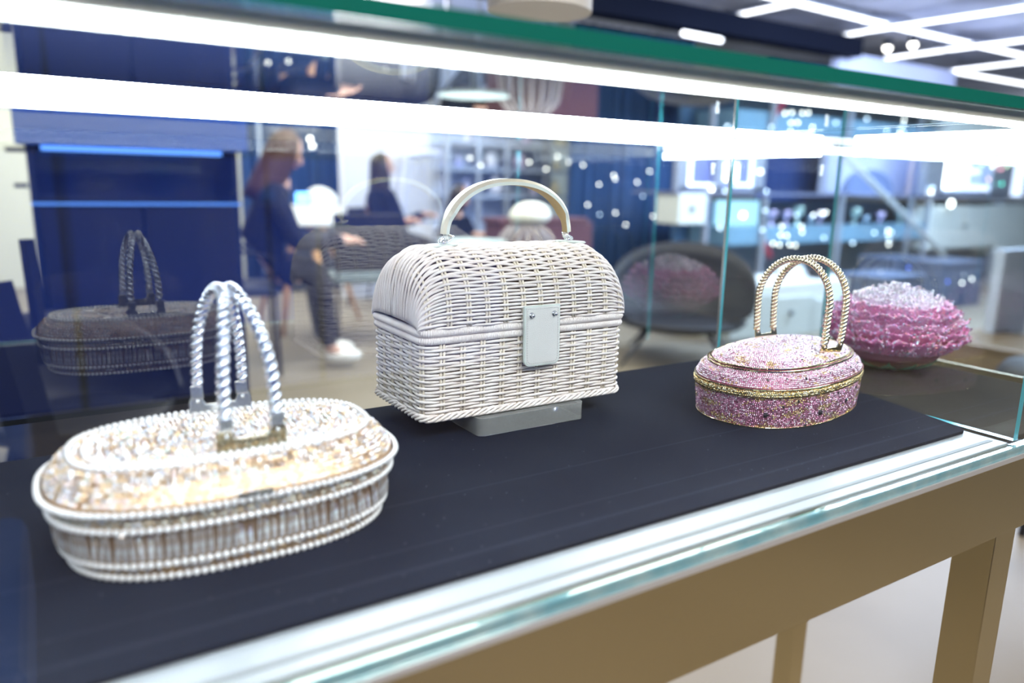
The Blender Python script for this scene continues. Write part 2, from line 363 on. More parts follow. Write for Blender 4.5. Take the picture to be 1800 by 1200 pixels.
def plate_poly(w, h):
    e = w*.27; p = [(-w/2, 0), (w/2, 0), (w/2, h*.55)]
    for k in range(5): a = R_(0+45*k/1); p.append((w/2-e*.45+e*.45*math.cos(a), h*.6+e*.45*math.sin(a)))
    p.append((w/2-e, h*.45)); p.append((-w/2+e, h*.45))
    for k in range(5): a = R_(0+45*k); p.append((-w/2+e*.45+e*.45*math.cos(a), h*.6+e*.45*math.sin(a)))
    p.append((-w/2, h*.55)); return p

# ---------------------------------------------------------------- left bag: pearls and champagne crystals
def left_bag():
    root = empty('evening_bag', (.103, .543, bz)); z0 = .9063
    tag(root, 'oval basket evening bag of champagne crystals and pearls with two silver chain handles', 'handbag')
    n_ = 2.65
    body = [(.103, .0765, -.0005), (.105, .0775, .008), (.109, .0785, .012), (.112, .0795, .030), (.114, .0805, .043)]
    lid = [(.116, .081, .0435), (.115, .080, .048), (.108, .070, .058), (.101, .059, .063), (.098, .056, .064), (.088, .046, .0635), (.05, .02, .063), (.001, .001, .063)]
    shell(body, n_, 0, 'body', PEACH, root); shell(lid, n_, 0, 'lid', PEACH, root)
    # pearls: the rows that show are single parts, hidden far sides are joined
    pr = .00225
    pm = MB().ball((0, 0, 0), pr, 12, 8).build('pearl', PEARL, root, smooth=True); first = [True]; count = [0]; rest = []
    rows = [(.1055, .0790, .0018, 1), (.1095, .0800, .0105, 1), (.1145, .0815, .034, 1), (.1185, .083, .0455, 1), (.0995, .0575, .0652, 2), (.0905, .0485, .0648, 2)]
    for a, b, z, mode in rows:
        q, per = oval(a, b, n_, 800); k = int(per/(2*pr*1.06)); q, _ = oval(a, b, n_, k)
        for x, y in q:
            vis = (y < -.02 or (x < -.085 and mode == 1)) if mode == 1 else (a > .095)
            if vis and count[0] < 295:
                count[0] += 1
                if first[0]: pm.location = (x, y, z); first[0] = False
                else: copyto(pm, (x, y, z), root)
            else: rest.append((x, y, z))
    mb = MB()
    for p in rest: mb.ball(p, pr, 10, 6)
    tag(mb.build('pearl_strand', PEARL, root, smooth=True), kind='stuff')
    # baguettes stand side by side between the pearl rows
    bg = mat('baguette_crystal', (.92, .95, 1.0), .10, .45, coat=1, noise=(.42, .28, .18), nscale=190)
    q, per = oval(.1115, .0800, n_, 800); k = int(per/.0048); q, _ = oval(.1115, .0800, n_, k)
    b0 = MB().box(-.0019, .0019, -.0012, .0002, 0, .019); b0 = b0.build('baguette_crystal', bg, root, bevel=.0007, seg=1)
    cols = 0
    for i, (x, y) in enumerate(q):
        t = q[(i+1) % k]-q[i-1]; a = math.atan2(t[1], t[0])
        rot = (random.uniform(-.16, .10), random.uniform(-.1, .1), a+random.uniform(-.25, .25))
        if i == 0: b0.location = (x, y, .0135); b0.rotation_euler = rot
        else: copyto(b0, (x, y, .0135), root, rot=rot)
    # crystals
    pal = [(.98, .93, .92), (.95, .70, .45), (.80, .86, 1.0), (.95, .80, .82), (.70, .52, .36), (.82, .92, .85)]
    P, N, U = scatter(lid[1:5], n_, 0, .0034); stones('lid_crystals', P+N*.0002, N, .0017, palette(len(P), pal, [5, 3, 3, 2.5, 2.5, .5]), CRYST, root, tilt=.42)
    P, N, U = scatter([(.098, .056, .064), (.006, .002, .0635)], n_, 0, .0040)
    k_ = np.hypot(P[:, 0]*0, P[:, 1]) >= 0
    stones('top_crystals', P+N*.0002, N, .0021, palette(len(P), pal, [4, 1.4, 4, 2, 1, 1]), CRYST, root, tilt=.45)
    P, N, U = scatter([(.1125, .0795, .036), (.1135, .0805, .043)], n_, 0, .0034)
    stones('rim_crystals', P+N*.0002, N, .0019, palette(len(P), [(.72, .74, .68), (.60, .52, .40), (.8, .84, .9)], [3, 1.5, 1]), CRYST, root, tilt=.45)
    P, N, U = scatter([(.1045, .0775, .0040), (.1070, .0780, .0085)], n_, 0, .0034)
    stones('base_crystals', P+N*.0002, N, .0019, palette(len(P), [(.8, .6, .38), (.7, .7, .75), (.5, .36, .25)], [3, 2, 1]), CRYST, root, tilt=.45)
    bx('clasp', mat('dark_clasp', (.35, .36, .36), .2, 1), -.012, .010, -.0850, -.0790, .0475, .0495, root, bevel=.0006)
    # plates and chains
    for sgn, yy in ((-1, -.046), (1, .052)):
        p = MB().prism(plate_poly(.046, .020 if sgn < 0 else .014), -.0008, .0008).build('hinge_plate', CHROME if sgn > 0 else mat('brown_reflection_plate', (.30, .26, .17), .15, .9), root, bevel=.0004)  # front plate: brown reflection of its surroundings put into the metal's colour
        p.location = (.006, yy, .0650); p.rotation_euler = (R_(-12*sgn), 0, 0); 
        for s in (-1, 1):
            f = MB().box(-.0045, .0045, -.0012, .0012, 0, .010).build('handle_clip', CHROME, p, bevel=.0005); f.location = (s*.0165, 0, .0155 if sgn < 0 else .011)
            r = MB().ball((0, 0, 0), .0016, 10, 6).build('rivet', CHROME, p, smooth=True); r.location = (s*.0165, -.001, .0125 if sgn < 0 else .009)
    for hx, tx in ((-.0105, .0005), (.0225, .0085)):
        h = empty('handle', (0, 0, 0)); h.parent = root
        pts = []
        for k in range(41):
            u = k/40*PI; c, s = math.cos(u), math.sin(u)
            yy = .003-.049*np.sign(c)*abs(c)**.85; zz = .087+.0795*abs(s)**.8
            w = abs(s)**2; pts.append((hx*(1-w)+tx*w, yy, zz))
        rope(pts, .0026, .0021, .0135, 'rope_strand', mat('silver_chain', (.80, .84, .92), .12, 1.0), h)
    return root
left_bag()

# ---------------------------------------------------------------- wicker bag
def wicker():
    w, d, h1 = .2445, .126, .077; x0, y0, z0 = .287, .611, .9262
    root = empty('wicker_handbag', (x0+w/2, y0+d/2, z0)); tag(root, 'white woven rattan box handbag with domed lid and silver leather handle on clear block', 'handbag')
    def ring(off=0, m=900, rc=.012):
        a, b = w/2+off, d/2+off; pts = []
        for cx, cy, a0 in ((a-rc, -b+rc, -90), (a-rc, b-rc, 0), (-a+rc, b-rc, 90), (-a+rc, -b+rc, 180)):
            for k in range(9): t = R_(a0+90*k/8); pts.append((cx+rc*math.cos(t), cy+rc*math.sin(t)))
        P = np.array(pts+[pts[0]]); s = np.concatenate([[0], np.cumsum(np.linalg.norm(np.diff(P, axis=0), axis=1))])
        t = np.arange(m)/m*s[-1]; Q = np.column_stack([np.interp(t, s, P[:, 0]), np.interp(t, s, P[:, 1])])
        T = np.roll(Q, -1, 0)-np.roll(Q, 1, 0); T /= np.linalg.norm(T, axis=1)[:, None]
        return Q, np.column_stack([T[:, 1], -T[:, 0]]), s[-1]
    Q, O, per = ring(-.004, 600); ns = 31; amp = .0016
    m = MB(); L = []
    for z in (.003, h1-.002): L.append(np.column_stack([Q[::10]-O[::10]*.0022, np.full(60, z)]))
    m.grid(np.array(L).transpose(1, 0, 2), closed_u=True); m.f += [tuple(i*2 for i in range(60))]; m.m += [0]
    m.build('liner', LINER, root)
    nr = 21; ph = np.arange(600)/600*per
    for r in range(nr):
        z = .0055+r*(h1-.011)/(nr-1); sg = 1 if r % 2 else -1
        wv = sg*np.cos(PI*ns*ph/per*1.0+.0)*amp if False else sg*np.sin(PI*(ns+1)*ph/per)*amp
        jit = .0003*np.sin(2*PI*ph/per*random.randint(2, 5)+random.random()*6)
        pts = np.column_stack([Q+O*wv[:, None], z+jit+.0004*sg*np.sin(PI*(ns+1)*ph/per)])
        MB().tube(pts, .00148*random.uniform(.94, 1.06), n=6, closed=True).build('weaving_strand', RATTAN, root, smooth=True)
    for k in range(ns+1):
        i = (k+.5)/(ns+1)*per
        for dd in (-.0016, .0016):
            j = int(round((i+dd)/per*600)) % 600; p = Q[j]
            MB().tube([(p[0], p[1], .002), (p[0], p[1], h1*.5), (p[0], p[1], h1-.001)], .0013, n=6).build('stake', RATTAN_IN, root, smooth=True)
    # braided foot border
    Qb, Ob, pb = ring(-.0022, 900); pp = np.arange(900)/900*pb
    for k in range(4):
        a = 2*PI*22*pp/pb+k*PI/2
        MB().tube(np.column_stack([Qb+Ob*(np.cos(a)*.0022-.001)[:, None], .0032+.0026*np.sin(a)]), .0015, n=6, closed=True).build('braid_strand', RATTAN, root, smooth=True)
    # wrapped rims
    def rim(name, z, off, r):
        Qr, Or, pr = ring(off, 2400, .010); k = 2400/6; t = np.arange(2400)
        rad = r*(1+.22*np.abs(np.sin(PI*t/6)))
        MB().tube(np.column_stack([Qr, np.full(2400, z)]), rad, n=8, closed=True).build(name, RATTAN, root, smooth=True)
    rim('body_rim', h1+.0008, -.0040, .0034); rim('lid_rim', h1+.0082, -.0036, .0036)
    bx('hinge_gap', mat('orange_reed', (.50, .26, .10), .8), -w/2+.011, w/2-.011, -d/2+.0065, d/2-.0065, h1+.002, h1+.007, root)
    # lid: an arch in y,z swept along x with rounded ends
    zl = h1+.0092; H = .0725
    def surf(u, f):     # u -1..1 along x, f 0..pi over the arch
        au = np.abs(u); g = np.where(au > .62, (au-.62)/.38, 0.)
        th = g*PI/2
        x = np.sign(u)*(np.where(au > .62, (w/2-.042)+.0415*np.sin(th)**.85, au/.62*(w/2-.042)))
        hh = np.where(au > .62, np.clip(np.cos(th), 0, 1)**.62, 1.)
        dd = 1-.10*g**2
        c, s = np.cos(f), np.sin(f)
        y = -np.sign(c)*np.abs(c)**.72*(d/2-.0015)*dd; z = zl+np.abs(s)**.80*H*hh
        return np.stack([x+0*f, y+0*u, z], -1)
    def nrm(u, f):
        e = 2e-3; a = surf(np.clip(u+e, -1, 1), f)-surf(np.clip(u-e, -1, 1), f); b = surf(u, f+e)-surf(u, f-e)
        n = np.cross(a, b); n /= np.linalg.norm(n, axis=-1)[..., None]+1e-12
        c = np.array([0, 0, zl]); p = surf(u, f); s = np.sign(np.sum(n*(p-c), -1)); return n*s[..., None]
    uu = np.linspace(-.985, .985, 41); ff = np.linspace(.02, PI-.02, 31)
    G = []
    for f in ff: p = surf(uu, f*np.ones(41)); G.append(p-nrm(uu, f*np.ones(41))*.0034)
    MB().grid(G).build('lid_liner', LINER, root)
    nu = 12
    # arc-length spaced rows
    fs = np.linspace(.012, PI-.012, 2000); arc = surf(np.zeros(2000), fs); ds = np.concatenate([[0], np.cumsum(np.linalg.norm(np.diff(arc, axis=0), axis=1))])
    NR = int(ds[-1]/.00335)
    U = np.linspace(-.995, .995, 230)
    for r in range(NR):
        f = np.interp((r+.5)/NR*ds[-1], ds, fs); sg = 1 if r % 2 else -1
        F = np.full(230, f)+.010*np.sin(U*random.uniform(2, 5)+random.random()*6)*math.sin(f)
        F = np.clip(F, .01, PI-.01)
        p = surf(U, F); n = nrm(U, F)
        fade = np.clip((1-np.abs(U))/.10, .15, 1)
        wv = sg*np.sin(PI*nu*(p[:, 0]/w+.5)*1.0)*amp*fade
        rad = .0015*random.uniform(.93, 1.07)*np.clip(.55+(1-np.abs(U))*3, .55, 1)
        MB().tube(p+n*wv[:, None], rad, n=6).build('lid_strand', RATTAN, root, smooth=True)
    for k in range(nu):
        xx = ((k+.5)/nu-.5)*w
        for dd in (-.0016, .0016):
            xs = abs(xx+dd); ul = .62*xs/(w/2-.042)
            if ul > .62: ul = .62+.38*math.asin(min(1, ((xs-(w/2-.042))/.040))**(1/.85))/(PI/2)
            if ul > .93: continue
            F = np.linspace(.02, PI-.02, 50); p = surf(np.full(50, math.copysign(ul, xx+dd)), F)
            MB().tube(p, .0013, n=6).build('lid_stake', RATTAN_IN, root, smooth=True)
    # strap handle
    hx0, hx1 = .342-(x0+w/2), .4895-(x0+w/2); cx, ra = (hx0+hx1)/2, (hx1-hx0)/2; hz = zl+H+.0035; hh = .054
    pts = [(cx-ra*math.copysign(abs(math.cos(a))**.9, math.cos(a)), -.003, hz+.006+hh*math.sin(a)**.95) for a in np.linspace(.05, PI-.05, 40)]
    P = np.array(pts); T = np.gradient(P, axis=0); T /= np.linalg.norm(T, axis=1)[:, None]; Nn = np.column_stack([-T[:, 2], 0*T[:, 0], T[:, 0]])
    wd = .0088; th = .0021; prof = [(-wd, -th), (-wd, th*.6), (-wd*.55, th*2.1), (wd*.55, th*2.1), (wd, th*.6), (wd, -th), (wd*.5, -th*1.1), (-wd*.5, -th*1.1)]
    taper = np.clip(np.minimum(np.arange(40), 39-np.arange(40))/5, .55, 1)
    V = []
    for i in range(40):
        for a, b in prof: V.append(P[i]+np.array([0, a*taper[i], 0])+Nn[i]*b)
    np_ = len(prof); mb = MB()
    for i in range(39):
        for k in range(np_):
            k2 = (k+1) % np_
            mb.f.append((i*np_+k, i*np_+k2, (i+1)*np_+k2, (i+1)*np_+k)); mb.m.append(1 if k in (0, 4) else (2 if k in (5, 6, 7) else 0))
    mb.v = [tuple(v) for v in V]; mb.f += [tuple(range(np_)), tuple(39*np_+k for k in range(np_))]; mb.m += [0, 0]
    hd = mb.build('handle', [LEATHER_G, LEATHER_E, mat('tan_lining', (.50, .36, .18), .45, .3)], root)
    for sx, hx in ((-1, hx0), (1, hx1)):
        mb = MB().lathe([(0.0001, 0), (.0125, .0), (.0135, .001), (.0125, .0022), (0.0001, .0024)], n=24)
        for i, v in enumerate(mb.v): mb.v[i] = (v[0]*1.45, v[1]*.85, v[2])
        p = mb.build('leather_patch', [LEATHER_E], root, smooth=False); p.location = (hx+sx*.006, -.003, hz-.0030+.0003); p.rotation_euler = (0, R_(3*sx), 0)
        MB().ball((0, 0, 0), .003, 12, 8).build('stud', CHROME, root, smooth=True).location = (hx+sx*.002-.004, -.010, hz+.0015)
        for j, (ry, rx, ox) in enumerate(((70, 10, .0), (62, -12, .0035))):
            t = np.linspace(0, 2*PI, 28, endpoint=False)
            o = MB().tube(np.column_stack([.0068*np.cos(t), .0052*np.sin(t), 0*t]), .0011, n=8, closed=True).build('ring', CHROME, root, smooth=True)
            o.location = (hx+ox-.001, -.005+j*.003, hz+.0042); o.rotation_euler = (R_(rx+20), R_(ry*.4*sx), R_(20*sx))
        lp = MB().tube([(hx, -.003, hz+.009), (hx-sx*.0015, -.003, hz+.004), (hx+sx*.001, -.003, hz+.0015)], .0036, n=10, flat=(.45, 1.2)).build('handle_tab', LEATHER, root, smooth=True)
    # latch plate
    def rrect(w_, h_, r_):
        p = []
        for cx_, cz_, a0, rr in ((w_/2-.001, h_-.001, 0, .001), (-w_/2+.001, h_-.001, 90, .001), (-w_/2+r_, r_, 180, r_), (w_/2-r_, r_, 270, r_)):
            for k in range(6): a = R_(a0+18*k); p.append((cx_+rr*math.cos(a), cz_+rr*math.sin(a)))
        return p
    lx = .4165-(x0+w/2); ly = -d/2-.0045
    la = MB().prism(rrect(.0425, .0605, .007), -.0016, .0016).build('latch_plate', [LEATHER_E], root, bevel=.0004)
    la.location = (lx, ly-.0008, .9708-z0); la.rotation_euler = (R_(-1.5), 0, 0)
    f = MB().prism(rrect(.0395, .0575, .006), -.0004, .0004).build('leather_face', [LEATHER], la); f.location = (0, -.0018, .0015)
    ST = mat('stitch', (.60, .62, .60), .6); base = rrect(.0365, .0545, .0052)
    Pp = np.array(base+[base[0]]); s = np.concatenate([[0], np.cumsum(np.linalg.norm(np.diff(Pp, axis=0), axis=1))])
    st0 = MB().box(-.00075, .00075, -.0003, .0003, -.00022, .00022).build('stitch', ST, la)
    k = int(s[-1]/.0024)
    for i in range(k):
        t = i/k*s[-1]; px, pz = np.interp(t, s, Pp[:, 0]), np.interp(t, s, Pp[:, 1]); t2 = t+.0005
        a = math.atan2(np.interp(t2 % s[-1], s, Pp[:, 1])-pz, np.interp(t2 % s[-1], s, Pp[:, 0])-px)
        if i == 0: st0.location = (px, -.0023, pz+.0030); st0.rotation_euler = (0, -a, 0)
        else: copyto(st0, (px, -.0023, pz+.0030), la, rot=(0, -a, 0))
    for sx in (-1, 1):
        mb = MB().lathe([(.0030, 0), (.0028, .0008), (.0014, .0010), (.0013, .0018), (.0021, .0028), (.0019, .0040), (.0006, .0046)], n=16)
        o = mb.build('stud', CHROME, la, smooth=True); o.location = (sx*.0135, -.0022, .0515); o.rotation_euler = (R_(90), 0, 0)
wicker()

# clear block the wicker bag stands on
ac = mat('clear_acrylic', (.95, .99, 1.0), .0, trans=.80, ior=1.49)  # milky white share stands in for reflections that lighten the block
mb = MB(); poly = []
for cx, cy, a0 in ((.4735-.008, .6045+.008, -90), (.4735-.008, .692-.008, 0), (.345+.008, .692-.008, 90), (.345+.008, .6045+.008, 180)):
    for k in range(7): a = R_(a0+15*k); poly.append((cx+.008*math.cos(a), cy+.008*math.sin(a)))
n = len(poly); vs = [(x, y, .9065) for x, y in poly]+[(x, y, .9248) for x, y in poly]
mb.add(vs, [tuple(range(n))[::-1], tuple(range(n, 2*n))]+[(i, (i+1) % n, n+(i+1) % n, n+i) for i in range(n)])
tag(mb.build('acrylic_block', ac, bevel=.0006), 'low clear acrylic block with rounded corners under the wicker bag', 'display stand')

# ---------------------------------------------------------------- pink crystal bag
def pink_bag():
    root = empty('evening_bag', (.708, .546, bz)); tag(root, 'pink and gold crystal basket evening bag with two gold rope handles', 'handbag')
    n_, rot = 2.3, .20
    body = [(.113, .0705, -.0008), (.115, .072, .004), (.118, .0735, .022), (.120, .0735, .033)]
    band = [(.120, .072, .0325), (.1235, .0745, .0355), (.1235, .0745, .0395), (.120, .072, .0410)]
    lid = [(.121, .073, .041), (.121, .073, .044), (.117, .069, .052), (.106, .060, .059), (.104, .058, .061), (.090, .048, .066), (.06, .030, .070), (.001, .001, .072)]
    shell(body, n_, rot, 'body', PINKSH, root); shell(band, n_, rot, 'rim_band', GOLD, root); shell(lid, n_, rot, 'lid', PINKSH, root)
    pk = [(.90, .46, .68), (.95, .68, .86), (.78, .34, .58), (.95, .86, 1.0)]; gd = [(.85, .68, .36), (.60, .44, .18), (.95, .88, .62)]
    def pattern(P, U, thr, lo):
        c = palette(len(P), pk, lo); g = palette(len(P), gd, [3, 2, 1])
        ang = U[:, 1]*2*PI*9; v = np.sin(ang+2.2*np.sin(U[:, 0]*5))*np.cos(U[:, 0]*9+np.sin(ang*.5)*2)+rng.normal(size=len(P))*.28
        w = (v > thr)[:, None]; return np.where(w, g, c)
    P, N, U = scatter(body, n_, rot, .00205); stones('body_crystals', P+N*.0001, N, .00096, pattern(P, U, .32, [4, 3, 2, 1.5]), CRYST, root, tilt=.45, sides=5)
    P, N, U = scatter(lid[1:4], n_, rot, .0021); stones('lid_crystals', P+N*.0001, N, .00098, pattern(P, U, .75, [1, 3, .5, 6]), CRYST, root, tilt=.45, sides=5)
    P, N, U = scatter(lid[4:7]+[(.005, .003, .0718)], n_, rot, .0021)
    stones('top_crystals', P+N*.0001, N, .00098, pattern(P, U, .65, [1, 3, .3, 7]), CRYST, root, tilt=.45, sides=5)
    P, N, U = scatter(band, n_, rot, .0019); stones('band_crystals', P+N*.0001, N, .0010, palette(len(P), gd, [3, 2.5, 2]), CRYST_M, root, tilt=.3, sides=5)
    # bars of gold baguettes: round the lid foot and along the waved top edge
    def bars(a, b, z, wave, nm, ln=.0068):
        q, per = oval(a, b, n_, 900, rot=rot); k = int(per/ln); q, _ = oval(a, b, n_, k, rot=rot)
        o = MB().box(-ln*.47, ln*.47, -.0009, .0009, -.0008, .0008).build(nm, mat('gold_baguette', (.88, .76, .46), .1, 1), root, bevel=.0002, seg=1)
        for i in range(k):
            t = q[(i+1) % k]-q[i-1]; zz = z+(wave*math.sin(q[i][0]*38) if wave else 0)
            if i == 0: o.location = (*q[i], zz); o.rotation_euler = (0, 0, math.atan2(t[1], t[0]))
            else: copyto(o, (*q[i], zz), root, rot=(0, 0, math.atan2(t[1], t[0])))
    bars(.1225, .0735, .0425, 0, 'rim_bar'); bars(.1055, .0595, .0610, 0, 'edge_bar'); bars(.1085, .0625, .0588, 0, 'edge_bar', .0028)
    bars(.119, .0715, .0335, 0, 'rim_bar', .0070); bars(.1145, .072, .0008, 0, 'foot_bar', .0060)
    # larger dark faceted stones
    g = bmesh.new(); bmesh.ops.create_icosphere(g, subdivisions=1, radius=.0030); me = bpy.data.meshes.new('dark_stone'); g.to_mesh(me); g.free(); me.materials.append(BLACKST)
    def put(lv, f, ang, sc):
        L = np.array(lv); i = f*(len(L)-1); a, b, z = (np.interp(i, np.arange(len(L)), L[:, j]) for j in range(3))
        q, _ = oval(a, b, n_, 360, rot=rot); x, y = q[int(ang) % 360]
        o = bpy.data.objects.new('dark_stone', me); C.objects.link(o); o.parent = root; o.location = (x, y, z); o.scale = (sc,)*3; o.rotation_euler = (random.random(), random.random(), random.random())
    for ang, f, sc in ((205, .55, 1.1), (244, .52, 1.15), (275, .60, 1.0), (225, .9, .6), (262, .92, .6), (290, .85, .6), (232, .2, .6), (215, .75, .6)): put(body, f, ang, sc)
    for ang, f in ((205, .5), (217, .55), (231, .5), (243, .45), (255, .55), (270, .5), (284, .5), (300, .5), (320, .5)): put(lid[1:4], f, ang, .5)
    for ang, f in ((235, .3), (100, .5), (260, .5), (300, .6), (40, .5)): put(lid[4:8], f, ang, .5)
    for sgn, yy in ((-1, -.043), (1, .044)):
        p = MB().prism(plate_poly(.040, .016), -.0008, .0008).build('hinge_plate', GOLD, root, bevel=.0004)
        p.location = (.0255, yy, .0645); p.rotation_euler = (R_(-12*sgn), 0, .04)
        for s in (-1, 1):
            f = MB().box(-.0036, .0036, -.0012, .0012, 0, .010).build('handle_clip', GOLD, p, bevel=.0005); f.location = (s*.0148, 0, .0120)
            MB().ball((0, 0, 0), .0012, 8, 6).build('rivet', CHROME, p, smooth=True).location = (s*.0148, -.001, .0095)
    gr = mat('gold_rope', (.88, .77, .56), .14, 1.0)
    for hx in (.0110, .0400):
        h = empty('handle', (0, 0, 0)); h.parent = root; pts = []
        for k in range(41):
            u = -.28+k/40*(PI+.56); c, s = math.cos(u), math.sin(u)
            pts.append((hx+.004*max(0, s)-.002, -c*.0475, .118+.0475*s if s > 0 else .118+.150*s))
        rope(pts, .0022, .0019, .0088, 'rope_strand', gr, h)
pink_bag()

# ---------------------------------------------------------------- pink glitter flower
def flower():
    root = empty('glitter_flower', (1.012, .598, .9032)); tag(root, 'round pink glitter peony with ruffled petals at the right of the case', 'flower ornament')
    hot = mat('hot_pink_petal', (.72, .12, .38), .4, .1, noise=(.85, .28, .58), nscale=60)
    mid = mat('pink_petal', (.88, .36, .66), .4, .1, noise=(.92, .55, .80), nscale=60)
    pale = mat('lilac_petal', (.90, .72, .93), .4, .1, noise=(.95, .86, .98), nscale=60)
    dark = mat('crimson_cup', (.20, .015, .05), .5); green = mat('glitter_leaf', (.10, .30, .20), .4, .2)
    MB().lathe([(.012, 0), (.030, .003), (.055, .016), (.072, .036), (.060, .060), (.001, .085)], n=28).build('cup', dark, root, smooth=True)
    PP, NN, CC = [], [], []
    layers = [(15, .026, .050, .092, .052, hot, 0), (14, .034, .052, .091, .063, hot, 0), (13, .044, .052, .087, .074, mid, 0), (12, .054, .052, .080, .085, mid, 0),
              (11, .062, .052, .070, .095, mid, 0), (10, .070, .056, .055, .103, pale, 0), (9, .080, .052, .040, .109, pale, 0), (7, .090, .040, .024, .114, pale, 0), (5, .098, .026, .010, .117, pale, 0)]
    for li, (n, zb, rb, rt, zt, m, cur) in enumerate(layers):
        for k in range(n):
            a0 = 2*PI*(k+li*.37)/n+random.uniform(-.08, .08); wid = 2*PI/n*1.02; G = np.zeros((11, 7, 3)); s1, s2 = random.random()*6, random.random()*6
            for i in range(11):
                for j in range(7):
                    u = i/10*2-1; v = j/6
                    rr = rb+(rt-rb)*(v**(.8)); zz = zb+(zt-zb)*v**(1.3 if li < 3 else .8)
                    ww = wid*(.80+.45*v)*math.sqrt(max(0.02, 1-.55*u*u*v))
                    a = a0+u*ww*.62; fr = v*v
                    rr += fr*(.0030*math.sin(6*u+s1)-.005*u*u); zz += fr*(.0022*math.sin(8*u+s2)-.0045*u*u)+.0012*math.sin(14*u+s1)*fr
                    if li == 0: zz -= .010*v*(1-v)
                    G[i, j] = (rr*math.cos(a), rr*math.sin(a), zz)
            o = MB().grid(G).build('petal', m, root, smooth=True)
            md = o.modifiers.new('s', 'SOLIDIFY'); md.thickness = .0012
            q = rng.integers(0, 10, 90), rng.integers(1, 6, 90)
            for w_ in range(90 if li > 1 else 60):
                i, j = q[0][w_], q[1][w_]; fu, fv = rng.random(2)
                p = (G[i, j]*(1-fu)*(1-fv)+G[i+1, j]*fu*(1-fv)+G[i, j+1]*(1-fu)*fv+G[i+1, j+1]*fu*fv)
                nn = np.array([p[0], p[1], .03+.6*(p[2]-.03)]); nn /= np.linalg.norm(nn)
                PP.append(p+nn*.0008); NN.append(nn)
                CC.append(li)
            for i in range(0, 11):
                for _ in range(3):
                    p = G[i, 6]+rng.normal(size=3)*.0008; nn = np.array([p[0], p[1], .04]); PP.append(p); NN.append(nn/np.linalg.norm(nn)); CC.append(li)
    CC = np.array(CC); n = len(PP)
    c1 = palette(n, [(.85, .25, .5), (.75, .5, .95), (.95, .75, .9), (.6, .8, 1), (.95, .3, .3)], [4, 1.6, 2, 1.2, .5]); c2 = palette(n, [(1, .95, 1), (.82, .88, 1), (.95, .8, 1), (1, .7, .85)], [5, 2, 3, 1])
    stones('glitter', PP, NN, .0015, np.where((CC > 4)[:, None], c2, c1), CRYST, root, tilt=.6, sides=5)
    for a in (-150, -115, -85, -60, -20, 40, 110, 170):
        a = R_(a); G = []
        for i in range(5):
            u = i/4*2-1; G.append([((.016+.042*v)*math.cos(a+u*.30*math.sin(PI*min(1, v+.12))), (.016+.042*v)*math.sin(a+u*.30*math.sin(PI*min(1, v+.12))), .002+.016*v*v-.001*abs(u)) for v in np.linspace(0, 1, 7)])
        o = MB().grid(G).build('leaf', green, root, smooth=True); md = o.modifiers.new('s', 'SOLIDIFY'); md.thickness = .0012; md.offset = 1
flower()

# ---------------------------------------------------------------- the shop behind
def pbox(name, m, p0, p1, Y, dep, parent=None, bevel=0, **k):
    """box whose front face at depth Y spans two measured corners"""
    a, b = at(*p0, Y), at(*p1, Y); x0, x1 = sorted((a[0], b[0])); z0, z1 = sorted((a[2], b[2]))
    return bx(name, m, x0, x1, Y, Y+dep, max(z0, .0), z1, parent, bevel=bevel, **k)
DKM = mat('dark_metal', (.06, .07, .10), .35, .6); GREYM = mat('grey_metal', (.42, .46, .55), .35, .5)
BLUEL = mat('blue_light_strip', (.1, .3, 1), .5, emit=.9, ecol=(.12, .33, 1.0))
BLUED = mat('dim_blue_light_strip', (.1, .3, 1), .5, emit=.35, ecol=(.12, .33, 1.0))
WARM = mat('warm_glow', (1, 1, 1), .5, emit=5, ecol=(1.0, .97, .88)); COOL = mat('cool_glow', (1, 1, 1), .5, emit=3, ecol=(.6, .8, 1.0))
LILAC = mat('lilac_lit_panel', (.85, .85, 1), .5, emit=1.3, ecol=(.72, .78, 1.0))
CURT = mat('blue_curtain', (.012, .055, .17), .8); TEALC = mat('navy_curtain', (.010, .045, .20), .8)
CREAM = mat('cream_drawer', (.62, .66, .64), .5); WOODL = mat('beech_leg', (.55, .30, .14), .5); TABW = mat('white_laminate', (.82, .84, .84), .4)
SKIN = mat('skin', (.62, .38, .30), .5, sss=.1); HAIRB = mat('auburn_hair', (.055, .020, .014), .6); HAIRD = mat('black_hair', (.02, .014, .013), .45)
COAT = mat('dark_coat', (.006, .009, .020), .9, spec=.2); SHOE = mat('white_shoe', (.8, .82, .82), .5)

def glow_balls(parent, Y, pts, r, m, name='glint_ball'):  # glowing balls; the default ones are added in place of jewellery glints
    for px, py in pts:
        p = at(px, py, Y); o = MB().ball((0, 0, 0), r*.55, 8, 6).build(name, m, parent, smooth=True); o.location = p
        if parent: o.location = p-np.array(parent.location)
# --- left: tall navy display cabinet
Y = 3.2; cab = empty('display_cabinet', (0, 0, 0)); tag(cab, 'tall navy display cabinet with blue light strips, left of the seated woman in dark top', 'cabinet')
a, b = at(62, 420, Y)[0], at(424, 420, Y)[0]
MB().box(a, b, Y+.40, Y+.44, 0, 2.6).box(a, a+.02, Y, Y+.40, 0, 2.6).box(b-.02, b, Y, Y+.40, 0, 2.6).box(a+.02, b-.02, Y, Y+.4, 2.56, 2.6).build('carcass', NAVY, cab)
zs = at(240, 357, Y)[2]; zt = at(240, 268, Y)[2]
NAVD = mat('near_black_lacquer', (.006, .009, .020), .3)
bx('lower_door', NAVD, a+.022, (a+b)/2-.003, Y-.02, Y-.001, .06, zs-.012, cab, bevel=.004); bx('lower_door', NAVD, (a+b)/2+.003, b-.022, Y-.02, Y-.001, .06, zs-.012, cab, bevel=.004)
